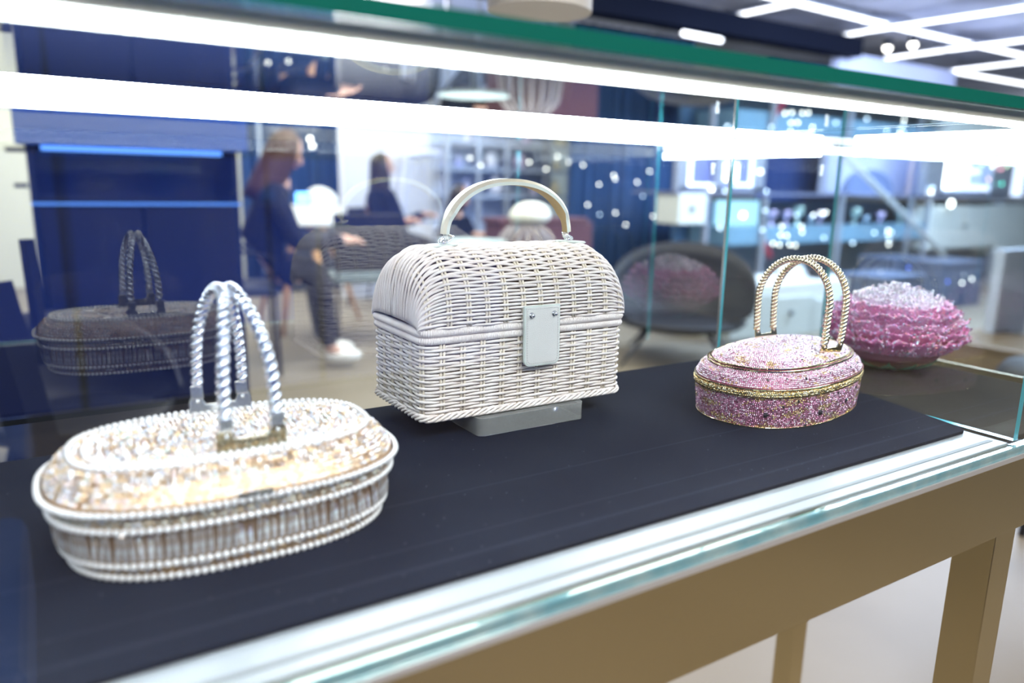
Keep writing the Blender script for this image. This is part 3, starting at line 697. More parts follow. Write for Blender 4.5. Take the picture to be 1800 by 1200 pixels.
bx('shelf', NAVY, a+.021, b-.021, Y-.03, Y+.39, zs-.010, zs+.004, cab); bx('shelf_light', BLUED, a, b, Y-.036, Y-.031, zs-.007, zs+.003, cab)
bx('upper_hood', mat('hood_panel', (.05, .17, .80), .3), a-.03, b+.03, Y-.06, Y+.02, zt+.014, 2.5, cab, bevel=.004)
bx('hood_light', BLUEL, at(72, 270, Y)[0], at(385, 270, Y)[0], Y-.05, Y-.03, zt-.004, zt+.013, cab)
bx('back_glass', mat('smoked_back', (.008, .02, .09), .08), a+.021, b-.021, Y+.36, Y+.39, zs+.006, zt+.3, cab)
pl = empty('white_stand', (0, 0, 0)); tag(pl, 'slim white post with black bracket beside the tall navy cabinet', 'stand')
pbox('post', mat('pale_post', (.66, .72, .70), .5), (44, 260), (66, 360), 3.6, .05, pl); pbox('post', mat('pale_post2', (.6, .66, .64), .5), (24, 110), (46, 258), 3.6, .05, pl)
pbox('bracket', DKM, (8, 258), (64, 268), 3.55, .04, pl); pbox('hook', DKM, (24, 322), (50, 330), 3.55, .03, pl)
es = empty('black_easel', (0, 0, 0)); tag(es, 'dark slanted easel leaning at the far left of the cream wall', 'easel')
for (p, q, w_) in (((-25, 500), (78, 830), .05), ((46, 420), (78, 640), .015)):
    A, B = at(*p, 2.0), at(*q, 2.0)
    MB().tube([A, (A+B)/2, B], w_, n=4, flat=(1, .4)).build('easel_leg', BLACK, es)

def tub_chair(name, loc, rz, label, group=None, legm=None, sh=.44, bh=.30, wd=1.0):
    """rounded plastic shell chair on four legs"""
    r = empty(name, loc, rz); tag(r, label, 'chair', group); G = []
    for i in range(25):
        t = i/24; row = []; hgt = bh*max(0.12, math.sin(PI*t))**.7
        for j in range(8):
            v = j/7; rad = wd*(.06+.22*math.sin(v*PI/2)); z = sh+(0 if v < .3 else (v-.3)/.7*hgt)
            an = R_(-25)+R_(230)*t; row.append((rad*math.cos(an)*1.08, rad*math.sin(an), z))
        G.append(row)
    o = MB().grid(G).build('backrest', BLACK, r, smooth=True); m = o.modifiers.new('s', 'SOLIDIFY'); m.thickness = .014
    MB().lathe([(.001, sh-.06), (.15*wd, sh-.05), (.25*wd, sh-.01), (.27*wd, sh+.02), (.25*wd, sh+.03), (.001, sh+.01)], n=28).build('seat', BLACK, r, smooth=True)
    for sx, sy in ((-1, -1), (1, -1), (-1, 1), (1, 1)):
        MB().tube([(sx*.12*wd, sy*.12*wd, sh-.04), (sx*.17*wd, sy*.17*wd, sh*.4), (sx*.22*wd, sy*.22*wd, 0)], (.016, .013, .010), n=8).build('leg', legm or DKM, r, smooth=True)
    return r
c = at(120, 600, 2.5); tub_chair('shell_chair', (c[0], 2.5, 0), .3, 'black rounded shell chair in front of the tall navy cabinet', sh=.44, bh=.28)
c = at(1200, 480, 3.6); tub_chair('shell_chair', (c[0], 3.6, 0), -.8, 'black rounded lounge chair behind the right end of the wicker bag', sh=.26, bh=.50, wd=1.6)

def dining(name, loc, rz, label, sm, lm, z=.47):
    r = empty(name, loc, rz); tag(r, label, 'chair')
    bx('seat', sm, -.23, .23, -.22, .22, z-.05, z, r, bevel=.015)
    bx('backrest', BLACK, -.23, .23, .20, .235, z+.03, z+.42, r, bevel=.012)
    for sx in (-1, 1):
        MB().tube([(sx*.205, -.20, z-.05), (sx*.215, -.21, 0)], .011, n=8).build('leg', lm, r, smooth=True)
        MB().tube([(sx*.205, .205, z+.35), (sx*.205, .20, z-.05), (sx*.215, .25, 0)], .011, n=8).build('leg', lm, r, smooth=True)
        MB().tube([(sx*.24, .20, z+.22), (sx*.25, 0, z+.22), (sx*.24, -.19, z+.18), (sx*.215, -.2, z-.03)], .012, n=8).build('arm', BLACK, r, smooth=True)
    return r
dining('armchair', (1.93, 5.05, 0), -.2+PI, 'black armchair with thin legs and grey green seat, nearest the seated women', mat('sage_seat', (.16, .22, .24), .8), BLACK, z=.50)
dining('armchair', (at(672, 290, 6.45)[0]+.02, 6.53, 0), .75, 'dark armchair the black haired woman sits in', mat('dark_seat', (.05, .04, .05), .8), BLACK)
dining('armchair', (.98, 4.64, 0), 1.40, 'dark armchair the auburn haired woman sits in', mat('dark_seat2', (.03, .04, .07), .8), BLACK, z=.52)

# table with splayed beech legs
tb = empty('side_table', (1.72, 5.8, 0)); tag(tb, 'white topped table on splayed beech legs between the two women', 'table')
MB().lathe([(.001, .80), (.37, .80), (.38, .81), (.38, .825), (.001, .83)], n=32).build('table_top', TABW, tb, smooth=False)
for x, y in ((-.25, -.30), (-.24, .44), (.50, .12), (.05, -.5)):
    MB().tube([(x*.35, y*.35, .80), (x*.7, y*.7, .4), (x, y, 0)], (.030, .024, .016), n=8).build('leg', WOODL, tb, smooth=True)
bxm = empty('white_box', (0, 0, 0)); tag(bxm, 'white carton box standing on the beech legged table', 'box')
p = at(548, 365, 5.7); bx('body', TABW, p[0]-.16, p[0]+.19, 5.62, 5.86, .832, .925, bxm, bevel=.006); bx('lid', TABW, p[0]-.165, p[0]+.195, 5.615, 5.865, .926, .945, bxm, bevel=.004)
q = MB(); Gp = []
for i in range(17):
    t = i/16*2*PI; Gp.append([(r_*(1+.12*math.sin(3*t+1+z_*9))*math.cos(t)*1.25, r_*math.sin(t)*.7, z_) for r_, z_ in ((.10, 0), (.11, .03), (.10, .07), (.065, .11), (.03, .13), (.001, .135))])
o = q.grid(Gp).build('tissue_bag', mat('white_cloth', (.82, .86, .84), .7), smooth=True); o.location = (p[0]+.07, 5.74, .946); tag(o, 'rounded white cloth pouch on top of the white carton box', 'pouch')
lt = empty('phone', (p[0]-.08, 5.66, .946)); tag(lt, 'small phone with blue glowing screen in front of the auburn haired woman', 'phone')
bx('body', BLACK, -.06, .06, -.005, .004, 0, .10, lt, bevel=.003); bx('screen', mat('blue_screen', (.1, .3, 1), .4, emit=3, ecol=(.15, .4, 1)), -.052, .052, -.008, -.0055, .008, .092, lt)

# people: one skinned body, clothes grown over it, hair
def skin(name, pts, edges, rad, m, parent, sub=2):
    me = bpy.data.meshes.new(name); me.from_pydata(pts, edges, []); o = bpy.data.objects.new(name, me); C.objects.link(o); o.parent = parent
    md = o.modifiers.new('sk', 'SKIN'); md.use_smooth_shade = True
    for i, r in enumerate(rad):
        sv = me.skin_vertices[0].data[i]; sv.radius = r if isinstance(r, tuple) else (r, r); sv.use_root = (i == 0)
    s = o.modifiers.new('ss', 'SUBSURF'); s.levels = s.render_levels = sub; me.materials.append(m); return o
def person(loc, rz, label, hair, lean=0., headturn=0., hdown=0., scale=1., long=.42, arms=((.22, .30, .62), (.20, .28, .62)), zs=.50):
    """seated, facing -y"""
    r = empty('person', loc, rz); r.scale = (scale,)*3; tag(r, label, 'person')
    L = lean; hip = (0, 0, zs+.06)
    sh = lambda z, f=0: (0, -L*(z-zs)-f, z)
    nk = sh(zs+.56); P = [hip, sh(zs+.22), sh(zs+.42), nk, (nk[0], nk[1]-.01, zs+.63)]; E = [(0, 1), (1, 2), (2, 3), (3, 4)]
    Rr = [(.15, .11), (.125, .10), (.155, .105), (.055, .055), (.048, .05)]
    def add(p, par, rr): P.append(p); E.append((par, len(P)-1)); Rr.append(rr); return len(P)-1
    hands = []
    for s, (ex, ey, ez) in zip((-1, 1), arms):
        a = add((s*.17, P[2][1], zs+.50), 2, .06); e = add((s*.24, P[2][1]-.10, zs+.24), a, .044)
        w_ = add((s*(.24-ex*.6), P[2][1]-.10-ey, ez+zs-.5+.12), e, .028); hnd = add((s*(.24-ex*.75), P[w_][1]-.05, P[w_][2]), w_, .032)
        for q_ in range(4):
            k1 = add((P[hnd][0]+(q_-1.5)*.018, P[hnd][1]-.045-.008*(q_ in (1, 2)), P[hnd][2]-.004), hnd, .009); add((P[k1][0], P[k1][1]-.025, P[k1][2]-.022), k1, .007)
        t1 = add((P[hnd][0]-s*.035, P[hnd][1]-.010, P[hnd][2]+.008), hnd, .010); add((P[t1][0]-s*.008, P[t1][1]-.03, P[t1][2]), t1, .008)
        k = add((s*.11, -.42, zs+.07), 0, .065); f = add((s*.12, -.47, .10), k, .042); add((s*.12, -.58, .035), f, .032)
    skin('body', P, E, Rr, SKIN, r)
    CP = P[:3]+[(nk[0], nk[1], zs+.55)]; CE = [(0, 1), (1, 2), (2, 3)]; CR = [(.185, .15), (.165, .13), (.19, .13), (.075, .07)]
    i0 = 5
    n_arm = 4+8+2+3
    for s in (0, 1):
        b = 5+s*(4+8+2+3)
        m_ = len(CP); CP += [P[b], P[b+1], P[b+2]]; CE += [(2, m_), (m_, m_+1), (m_+1, m_+2)]; CR += [.078, .062, .045]
        kk = b+4+8+2; m_ = len(CP); CP += [P[kk], P[kk+1]]; CE += [(0, m_), (m_, m_+1)]; CR += [.085, .058]
        so = MB().ball((0, 0, 0), .055, 12, 8, sc=(.85, 2.1, .9)).build('shoe', SHOE, r, smooth=True); so.location = (P[kk+2][0], P[kk+2][1]+.03, .05)
    skin('clothes', CP, CE, CR, COAT, r)
    h = empty('head', (P[4][0], P[4][1]-.02, zs+.76), headturn); h.parent = r; h.rotation_euler = (hdown, 0, headturn)
    mb = MB(); N_, M_ = 20, 16; V = []
    for i in range(M_+1):
        ph = PI*i/M_
        for k in range(N_):
            t = 2*PI*k/N_; x = .074*math.sin(ph)*math.cos(t); y = .092*math.sin(ph)*math.sin(t); z = -.115*math.cos(ph)
            if z < 0: x *= 1+.35*z/.115*abs(z/.115); y = y*(1+.12*z/.115) if y < 0 else y*(1+.45*z/.115)
            if y < -.05: y += .006*math.exp(-((z-.005)/.016)**2)*min(1, abs(x)/.03)
            V.append((x, y, z))
    mb.add(V, [(i*N_+k, i*N_+(k+1) % N_, (i+1)*N_+(k+1) % N_, (i+1)*N_+k) for i in range(M_) for k in range(N_)]); mb.build('face', SKIN, h, smooth=True)
    MB().tube([(0, -.090, .010), (0, -.103, -.012), (0, -.112, -.030), (0, -.092, -.036)], (.006, .009, .013, .007), n=8).build('nose', SKIN, h, smooth=True)
    for s in (-1, 1):
        MB().ball((s*.029, -.083, .006), .011, 10, 6, sc=(1.3, .6, .7)).build('eye', mat('eye_dark', (.03, .02, .02), .2) if s < 0 else bpy.data.materials['eye_dark'], h, smooth=True)
        MB().ball((s*.074, .005, -.005), .024, 10, 6, sc=(.35, .7, 1.2)).build('ear', SKIN, h, smooth=True)
    MB().ball((0, -.088, -.062), .020, 10, 6, sc=(1.2, .5, .4)).build('mouth', mat('lips', (.55, .18, .18), .4) if 'lips' not in bpy.data.materials else bpy.data.materials['lips'], h, smooth=True)
    # hair: cap with long falls at the sides and back
    G = []
    for k in range(29):
        t = R_(-62)+R_(304)*k/28; row = []    # opens to the front
        for j in range(10):
            v = j/9
            if v < .5: ph = v/.5*PI/2; rr = math.sin(ph); z = .125*math.cos(ph)
            else: rr = 1+.12*(v-.5)+.25*(v-.5)*math.sin(t*5)*.3; z = -(v-.5)/.5*long
            row.append((.088*rr*math.cos(t), .104*rr*math.sin(t)*(1 if math.sin(t) > 0 else .82)+.008+(.03*max(0, v-.6)), z))
        G.append(row)
    o = MB().grid(G).build('hair', hair, h, smooth=True); m = o.modifiers.new('s', 'SOLIDIFY'); m.thickness = .022; m.offset = 1
    return r
person((1.02, 4.62, .02), 1.40, 'woman with long auburn hair in dark top bending over the beech legged table', HAIRB, lean=.42, headturn=.15, hdown=.42, zs=.52, long=.34)
person((at(672, 290, 6.45)[0], 6.45, 0), .75, 'woman with long black hair in a dark coat sitting before the white wall', HAIRD, lean=-.06, headturn=.25, zs=.50, arms=((.15, .22, .68), (.10, .26, .72)))
person((3.12, 5.98, 0), .5, 'dark dressed person with folded hands seen through the wicker bag handle', HAIRD, lean=.10, hdown=.3, zs=.42, scale=.86, arms=((.12, .24, .78), (.12, .24, .78)))

# white partition, leaning frame
a, b = at(603, 300, 7.0), at(786, 300, 7.0)
struct(bx('wall_partition', mat('lilac_white_wall', (.80, .83, .92), .8), a[0], b[0], 7.0, 7.12, 0, 3.0))
fr = empty('leaning_frame', (0, 0, 0)); tag(fr, 'pale slatted frame leaning against the white wall', 'frame')
MF = mat('pale_blue_frame', (.62, .68, .88), .5); MF2 = mat('white_slat', (.82, .86, .92), .5)
def bar(p, q, Y, w_, m, name, parent, yq=None):
    A, B = at(*p, Y), at(*q, Y if yq is None else yq); return MB().tube([A, (A+B)/2, B], w_, n=4).build(name, m, parent)
for p, q in (((716, 272), (700, 440)), ((778, 268), (786, 440)), ((716, 272), (778, 268)), ((700, 438), (786, 438))): bar(p, q, 6.8, .035, MF, 'rail', fr)
for k in range(5): bar((727+k*10, 276), (717+k*14, 436), 6.83, .018, MF2, 'slat', fr)
# shelving with ornaments
Y = 6.6; sh_ = empty('display_shelving', (0, 0, 0)); tag(sh_, 'metal and glass shelving with small ornaments right of the white wall', 'shelving')
for px in (788, 842, 892, 960, 1003):
    A, B = at(px, 60, Y), at(px, 430, Y); bx('post', GREYM, A[0]*0+at(px, 300, Y)[0]-.02, at(px, 300, Y)[0]+.02, Y, Y+.04, 0, 2.95, sh_)
SHG = mat('shelf_glass', (.45, .55, .75), .15, .2)
for py in (170, 256, 300, 346, 402): z = at(895, py, Y)[2]; bx('shelf', SHG, at(788, 300, Y)[0], at(1003, 300, Y)[0], Y+.001, Y+.35, z-.015, z+.015, sh_)
bx('back_board', mat('pale_blue_board', (.52, .60, .78), .7), at(788, 300, Y)[0], at(1003, 300, Y)[0], Y+.36, Y+.40, 0, 2.95, sh_)
k = 0; ordw = ['first', 'second', 'third', 'fourth', 'fifth']
for sn, py, pxs in (('upper', 256, (822, 925, 985)), ('middle', 300, (806, 862, 912, 978)), ('lower', 346, (820, 870, 938, 975))):
    for q_, px in enumerate(pxs):
        A = at(px, py, Y+.14); s_ = .05+.02*((k*7) % 3); j = k % 4; k += 1
        o = MB().lathe([(.5*s_, 0), (.8*s_, .4*s_), (.9*s_, 1.1*s_), (.5*s_, 1.7*s_), (.3*s_, 2.1*s_), (.42*s_, 2.3*s_)], n=14).build('vase', mat('ceramic_%d' % k, [(.75, .78, .9), (.55, .5, .7), (.8, .75, .55), (.35, .4, .7)][j], .2), smooth=True)
        o.location = (A[0], A[1], at(895, py, Y)[2]+.016); tag(o, '%s vase, %s from the left on the %s shelf of the metal shelving' % (['white', 'mauve', 'sand coloured', 'slate blue'][j], ordw[q_], sn), 'vase', 'vases on the far shelving')
glow_balls(sh_, Y-.05, [(678, 0+0+121), (930, 285), (960, 297), (1000, 285), (980, 275), (826, 278), (845, 290)], .020, WARM)
# bulkhead and curtains
cx0, cx1 = at(1003, 300, 6.0)[0], at(1200, 300, 6.0)[0]
def curtain(x0, x1, Y, m, label, zt=2.6, n=60, dd=.05):
    G = []
    for i in range(n+1):
        x = x0+(x1-x0)*i/n; y = Y+dd*math.sin(i*1.35+math.sin(i*.4))
        G.append([(x, y, z) for z in (.02, .8, 1.6, zt)])
    o = MB().grid(G).build('curtain', m, smooth=True); md = o.modifiers.new('s', 'SOLIDIFY'); md.thickness = .01; return tag(o, label, 'curtain')
curtain(cx0, cx1, 6.0, CURT, 'blue pleated curtain between shelving and lit mirror cabinet')
curtain(at(1335, 300, 6.2)[0], at(1480, 300, 6.2)[0], 6.2, TEALC, 'dark navy pleated curtain right of the lit mirror cabinet')
curtain(at(425, 300, 7.6)[0], at(606, 300, 7.6)[0], 7.6, CURT, 'blue curtain behind the auburn haired woman', zt=2.9)
struct(pbox('column_white', mat('pale_column', (.45, .55, .75), .6), (452, 100), (470, 480), 6.9, .1))
bpy.data.objects['column_white'].name = 'column'
gs = empty('spotlight_rail', (0, 0, 0)); tag(gs, 'rail of small round spotlights above the auburn haired woman', 'spotlights')
bar((470, 228), (560, 228), 7.3, .012, DKM, 'rail', gs); A = at(515, 228, 7.3); MB().tube([A, A+np.array([0, 0, .4]), (A[0], A[1], 3.0)], .008, n=6).build('hanger', DKM, gs); glow_balls(gs, 7.28, [(499, 232), (490, 244), (545, 244), (549, 256), (471, 110), (507, 108)], .035, WARM, 'spotlight')
z = 2.6; A = at(1510, 100, 5.53)
struct(bx('ceiling_beam', mat('navy_bulkhead', (.003, .005, .014), .9, spec=.1), -1.5, 8.05, 5.53, 5.75, 2.60, 2.80))
# sparkles hung on the curtains
hl = empty('string_lights', (0, 0, 0)); tag(hl, 'small round lights scattered over the blue pleated curtain', 'string lights')
MB().tube([at(1020, 280, 5.9), at(1080, 310, 5.9), at(1140, 300, 5.9), at(1180, 380, 5.9), at(1090, 375, 5.9), at(1060, 400, 5.9)], .003, n=5).build('wire', DKM, hl)
glow_balls(hl, 5.88, [(1025, 290), (1081, 314), (1079, 308), (1142, 301), (1082, 374), (1171, 353), (1120, 320), (1053, 324), (1148, 380), (1100, 395), (1185, 400), (1033, 360)], .018, WARM, 'bulb')
glow_balls(hl, 5.86, [(1054, 377), (1130, 345), (1170, 385), (1040, 400)], .016, COOL, 'bulb')
# framed lit mirror cabinet
Y = 5.0
mc = empty('mirror_cabinet', (0, 0, 0)); tag(mc, 'lilac lit mirror cabinet of two bays above the counter', 'cabinet')
MIRB = mat('blue_mirror', (.20, .24, .50), .15, .4, noise=(.35, .40, .75), nscale=3)
pbox('mirror', MIRB, (1200, 262), (1332, 334), Y+.06, .04, mc)
for p, q in (((1194, 255), (1208, 336)), ((1262, 262), (1270, 336)), ((1330, 258), (1342, 336)), ((1194, 328), (1342, 336))): pbox('frame', GREYM, p, q, Y, .05, mc)
pbox('light_tube', LILAC, (1209, 266), (1215, 326), Y+.02, .01, mc); pbox('light_tube', LILAC, (1322, 266), (1328, 326), Y+.02, .01, mc); pbox('light_tube', LILAC, (1210, 322), (1258, 327), Y+.02, .01, mc)
pbox('light_tube', LILAC, (1290, 322), (1328, 328), Y+.02, .01, mc); pbox('lamp', mat('bright_lilac', (1, 1, 1), .5, emit=3, ecol=(.9, .92, 1)), (1276, 286), (1296, 318), Y+.03, .02, mc)
glow_balls(mc, Y-.02, [(1205, 263), (1222, 262), (1255, 263), (1285, 264), (1340, 263), (1337, 302), (1251, 333)], .03, WARM)
glow_balls(mc, Y-.02, [(1347, 336), (1275, 337)], .025, COOL)
# long counter with glass cases and drawers
ct = empty('shop_counter', (0, 0, 0)); tag(ct, 'long grey shop counter shelf with glass cases and small added glints below', 'counter')
pbox('counter_top', mat('mauve_top', (.17, .19, .30), .4), (1190, 337), (1900, 350), Y-.1, .6, ct)
pbox('counter_shelf', mat('teal_shelf', (.16, .30, .42), .3), (1280, 400), (1900, 408), Y-.05, .5, ct)
pbox('back_panel', mat('steel_blue_panel', (.09, .20, .36), .5), (1190, 352), (1900, 560), Y+.5, .05, ct)
pbox('lit_panel', mat('cyan_lit_panel', (.5, .8, 1), .5, emit=.9, ecol=(.45, .78, .95)), (1262, 352), (1332, 394), Y+.3, .03, ct)
for p, q in (((1196, 340), (1240, 394)), ((1640, 362), (1752, 432)), ((1762, 360), (1860, 440))):
    d = pbox('drawer', CREAM, p, q, Y-.12, .3, ct, bevel=.01); m_ = at((p[0]+q[0])/2, (p[1]+q[1])/2, Y-.14)
    MB().ball(m_, .022, 10, 6).build('knob', DKM, ct, smooth=True)
for px in (1244, 1346, 1480, 1602, 1634, 1756): x = at(px, 380, Y-.1)[0]; bx('post', GREYM, x-.02, x+.02, Y-.1, Y-.06, 0, at(px, 345, Y)[2], ct)
glow_balls(ct, Y-.16, [(1306, 378)], .05, WARM)
glow_balls(ct, Y-.16, [(1345, 370), (1340, 404), (1265, 401), (1400, 378), (1448, 418), (1447, 376), (1560, 412), (1563, 420), (1537, 409), (1499, 427), (1567, 408)], .024, COOL)
glow_balls(ct, Y-.18, [(1372, 413), (1383, 414), (1410, 408), (1409, 398), (1430, 378), (1443, 374), (1452, 373), (1374, 398), (1561, 405), (1562, 429), (1359, 428), (1370, 430), (1398, 431), (1388, 430)], .022, WARM)
# glassware on the counter shelves
k = 0
for px, py in ((1380, 400), (1400, 400), (1424, 400), (1440, 400), (1500, 400), (1520, 400), (1545, 400), (1580, 400), (1620, 400), (1355, 400)):
    A = at(px, py, Y+.1); k += 1; s = .05+.02*(k % 3)
    o = MB().lathe([(.5*s, 0), (.52*s, .1*s), (.12*s, .3*s), (.12*s, 1.0*s), (.6*s, 1.5*s), (.75*s, 2.3*s)], n=12).build('goblet', mat('glassware_%d' % k, [(.5, .7, .9), (.7, .6, .9), (.6, .85, .8)][k % 3], .05, .4), smooth=True)
    o.location = (A[0], A[1], at(px, 400, Y-.05)[2]+.002); tag(o, 'small %s goblet at the counter shelf, %s' % (['mauve', 'sea green', 'pale blue'][k % 3], ['above the pink bag handle, its left one', 'above the pink bag handle, its right one', 'left of the glass joint line', 'nearest the glass joint line', 'first right of the glass joint line', 'second right of the glass joint line', 'third right of the glass joint line', 'beside the grey post', 'past the grey post, the last one', 'leftmost of its row'][k-1]), 'goblet', 'goblets on the counter shelf')
bar((1334, 408), (1354, 450), Y-.04, .035, mat('red_cloth', (.5, .03, .10), .7), 'red_cloth', ct)
# white wall and diagonal rail, arched bench back, lit cabinet
struct(pbox('wall_niche', mat('pale_lilac_wall', (.62, .68, .92), .8), (1476, 90), (1652, 344), Y+.7, .1))
o = MB(); po = [(0, 0)]
for i in range(13): t = PI*i/12; po.append((-.42*math.cos(t), .26*math.sin(t)))
po = po[1:]; o = o.prism(po, -.05, .05).build('arched_headboard', mat('slate_cloth', (.16, .22, .42), .7)); A = at(1524, 338, Y+.25); o.location = (A[0], A[1], at(1524, 340, Y)[2]); tag(o, 'slate blue arched headboard standing on the counter before the pale wall', 'headboard')
o = bar((1470, 258), (1660, 448), Y-.3, .035, mat('pale_rail', (.62, .68, .72), .4), 'diagonal_rail', None); tag(o, 'pale diagonal rail crossing before the pale lilac wall', 'rail')
o = bar((1625, 160), (1594, 344), Y+.4, .03, mat('peach_rail', (.75, .62, .66), .4), 'slim_pole', None); tag(o, 'slim peach coloured pole against the pale lilac wall', 'pole')
lc = empty('lit_cabinet', (0, 0, 0)); tag(lc, 'brightly lit cabinet with added coloured glints at the right edge above the counter', 'cabinet')
pbox('back_panel', mat('lit_back', (.5, .62, .95), .6, emit=.35, ecol=(.5, .62, 1)), (1655, 190), (1768, 338), Y+.15, .03, lc)
for p, q in (((1646, 180), (1656, 342)), ((1764, 180), (1776, 342)), ((1650, 336), (1776, 344))): pbox('frame', GREYM, p, q, Y, .1, lc)
pbox('light_tube', mat('white_tube', (1, 1, 1), .5, emit=5, ecol=(.92, .96, 1)), (1668, 200), (1678, 332), Y+.02, .02, lc)
pbox('light_tube', LILAC, (1686, 345-20), (1742, 355-20), Y+.02, .02, lc); pbox('light_tube', mat('yellow_green_lit', (.9, 1, .8), .5, emit=1.1, ecol=(.80, 1, .70)), (1684, 270), (1700, 332), Y+.1, .02, lc)
pbox('light_tube', LILAC, (1696, 296), (1722, 306), Y+.02, .02, lc); pbox('light_tube', LILAC, (1784, 280), (1796, 345), Y+.02, .02, lc)
glow_balls(lc, Y-.02, [(1745, 292), (1754, 286), (1637, 338)], .03, WARM); glow_balls(lc, Y-.02, [(1639, 330), (1728, 288)], .03, COOL)
for px, py, col in ((1759, 297, (1, .35, .45)), (1738, 315, (1, .5, .4)), (1761, 323, (.1, .8, .6)), (1771, 291, (.8, 1, .6))):
    glow_balls(lc, Y-.03, [(px, py)], .024, mat('coloured_glint_%d' % px, col, .5, emit=4))
sp = empty('small_lamp', (0, 0, 0)); tag(sp, 'oval white lamp on a thin wire before the lit cabinet', 'lamp')
A = at(1672, 358, Y-.2); MB().ball(A, .035, 12, 8, sc=(.8, .8, 1.2)).build('lamp_shade', WARM, sp, smooth=True); MB().tube([A, A+np.array([0, 0, .3]), A+np.array([0, 0, 1.2])], .003, n=5).build('cord', DKM, sp)
# low white drawer bank and clutter to the right
dk = empty('low_cabinet', (0, 0, 0)); tag(dk, 'low white cabinet with drawers behind the pink bag handles', 'cabinet')
Y2 = 3.8; pbox('body', mat('cream_body', (.55, .60, .58), .5), (1284, 520), (1500, 600), Y2+.02, .5, dk); pbox('cabinet_top', TABW, (1280, 508), (1510, 518), Y2, .56, dk)
for p, q in (((1288, 522), (1354, 590)), ((1358, 524), (1425, 592)), ((1429, 526), (1496, 592))):
    pbox('drawer', CREAM, p, q, Y2-.012, .03, dk, bevel=.006); MB().ball(at((p[0]+q[0])/2, (p[1]+q[1])/2-8, Y2-.03), .02, 10, 6).build('knob', DKM, dk, smooth=True)
for px, s_, m_, lb in ((1385, .09, TABW, 'white round bowl on the low white drawer cabinet'), (1432, .07, BLACK, 'black round bowl on the low white drawer cabinet')):
    A = at(px, 508, Y2+.2); o = MB().lathe([(.3*s_, 0), (.8*s_, .3*s_), (1.1*s_, .9*s_), (1.2*s_, 1.6*s_), (1.1*s_, 1.6*s_), (.7*s_, .5*s_), (.001, .25*s_)], n=18).build('bowl', m_, smooth=True); o.location = (A[0], A[1], at(1385, 508, Y2)[2]+.007); tag(o, lb, 'bowl')
for i, (px, py, w_, lb) in enumerate(((1600, 470, .30, 'nearer dark box on the floor under the counter'), (1690, 520, .36, 'dark box on the floor right of the flower'), (1590, 480, .3, 'dark box on the floor behind the flower'))):
    Yb = 4.45-.47*i; A = at(px, py, Yb); r = empty('storage_box', (A[0], Yb, 0)); tag(r, lb, 'box')
    m_ = mat('dark_box_%d' % i, (.06, .085, .15), .6); bx('body', m_, -w_, w_, 0, .4, 0, .42, r, bevel=.01); bx('lid', m_, -w_-.01, w_+.01, -.01, .41, .421, .46, r, bevel=.01)
fl = empty('floor_lights', (0, 0, 0)); tag(fl, 'small round lights low down behind the pink flower', 'lights')
MB().tube([at(1540, 485, 3.6), at(1620, 490, 3.6), at(1690, 497, 3.6), at(1800, 480, 3.6)], .004, n=5).build('wire', DKM, fl)
glow_balls(fl, 3.58, [(1691, 497), (1708, 490)], .016, WARM, 'bulb'); glow_balls(fl, 3.58, [(1567, 486)], .016, mat('yellow_bulb', (1, 1, .3), .5, emit=6), 'bulb'); glow_balls(fl, 3.58, [(1666, 495), (1597, 470)], .014, mat('blue_bulb', (.1, .2, 1), .5, emit=3), 'bulb')
glow_balls(fl, 3.58, [(1694, 483), (1757, 503), (1780, 440), (1548, 478)], .016, mat('dim_bulb', (.8, .8, .8), .5, emit=.5), 'bulb')
o = pbox('white_post', mat('blue_white_post', (.50, .60, .80), .5), (1768, 440), (1792, 640), 1.9, .05); tag(o, 'pale blue white post at the far right beyond the flower', 'post')
# ribbed pouffe, crumpled white pouch, round table behind the handle
Yp = 4.6; A = at(925, 430, Yp); r = empty('ribbed_pouffe', (A[0], Yp, 0)); tag(r, 'brown ribbed round basket pouffe seen under the wicker bag handle', 'pouffe')
zt_ = at(925, 392, Yp)[2]
MB().lathe([(.12, .02), (.20, .30), (.22, .55), (.19, zt_-.12), (.10, zt_-.02), (.001, zt_)], n=28).build('basket', mat('brown_basket', (.07, .05, .06), .6), r, smooth=True)
for k in range(18):
    t = 2*PI*k/18; MB().tube([(rr_*math.cos(t), rr_*math.sin(t), z_) for rr_, z_ in ((.13, .02), (.21, .30), (.23, .55), (.20, zt_-.11), (.11, zt_-.012))], .007, n=5).build('rib', mat('pale_rib', (.40, .38, .42), .5) if k == 0 else bpy.data.materials['pale_rib'], r, smooth=True)
G = []
for i in range(21):
    t = 2*PI*i/20; G.append([(rr_*(1+.08*math.sin(3*t+z_*20))*math.cos(t)*1.25, rr_*math.sin(t), z_) for rr_, z_ in ((.09, 0), (.125, .025), (.125, .07), (.095, .12), (.05, .145), (.001, .15))])
o = MB().grid(G).build('cushion', mat('white_plush', (.82, .84, .78), .9, bump=.6, bdist=.01, nscale=14), smooth=True); o.location = (A[0]+.03, Yp, zt_+.001); tag(o, 'crumpled white plush cushion on top of the ribbed pouffe', 'cushion')
r = empty('dark_red_chest', (0, 0, 0)); tag(r, 'dark red brown chest behind the ribbed pouffe', 'chest')
pbox('body', mat('maroon', (.10, .04, .06), .5), (880, 392), (1032, 640), 4.95, .25, r, bevel=.01); pbox('lid', mat('maroon2', (.12, .05, .07), .5), (878, 384), (1034, 391), 4.94, .27, r, bevel=.006)
A = at(830, 420, 4.4); r = empty('round_table', (A[0], 4.4, 0)); tag(r, 'small pale round table behind the wicker bag, left of the pouffe', 'table'); zt_ = A[2]
MB().lathe([(.001, zt_-.03), (.22, zt_-.03), (.23, zt_-.01), (.001, zt_)], n=30).build('table_top', mat('sage_top', (.55, .68, .68), .3), r)
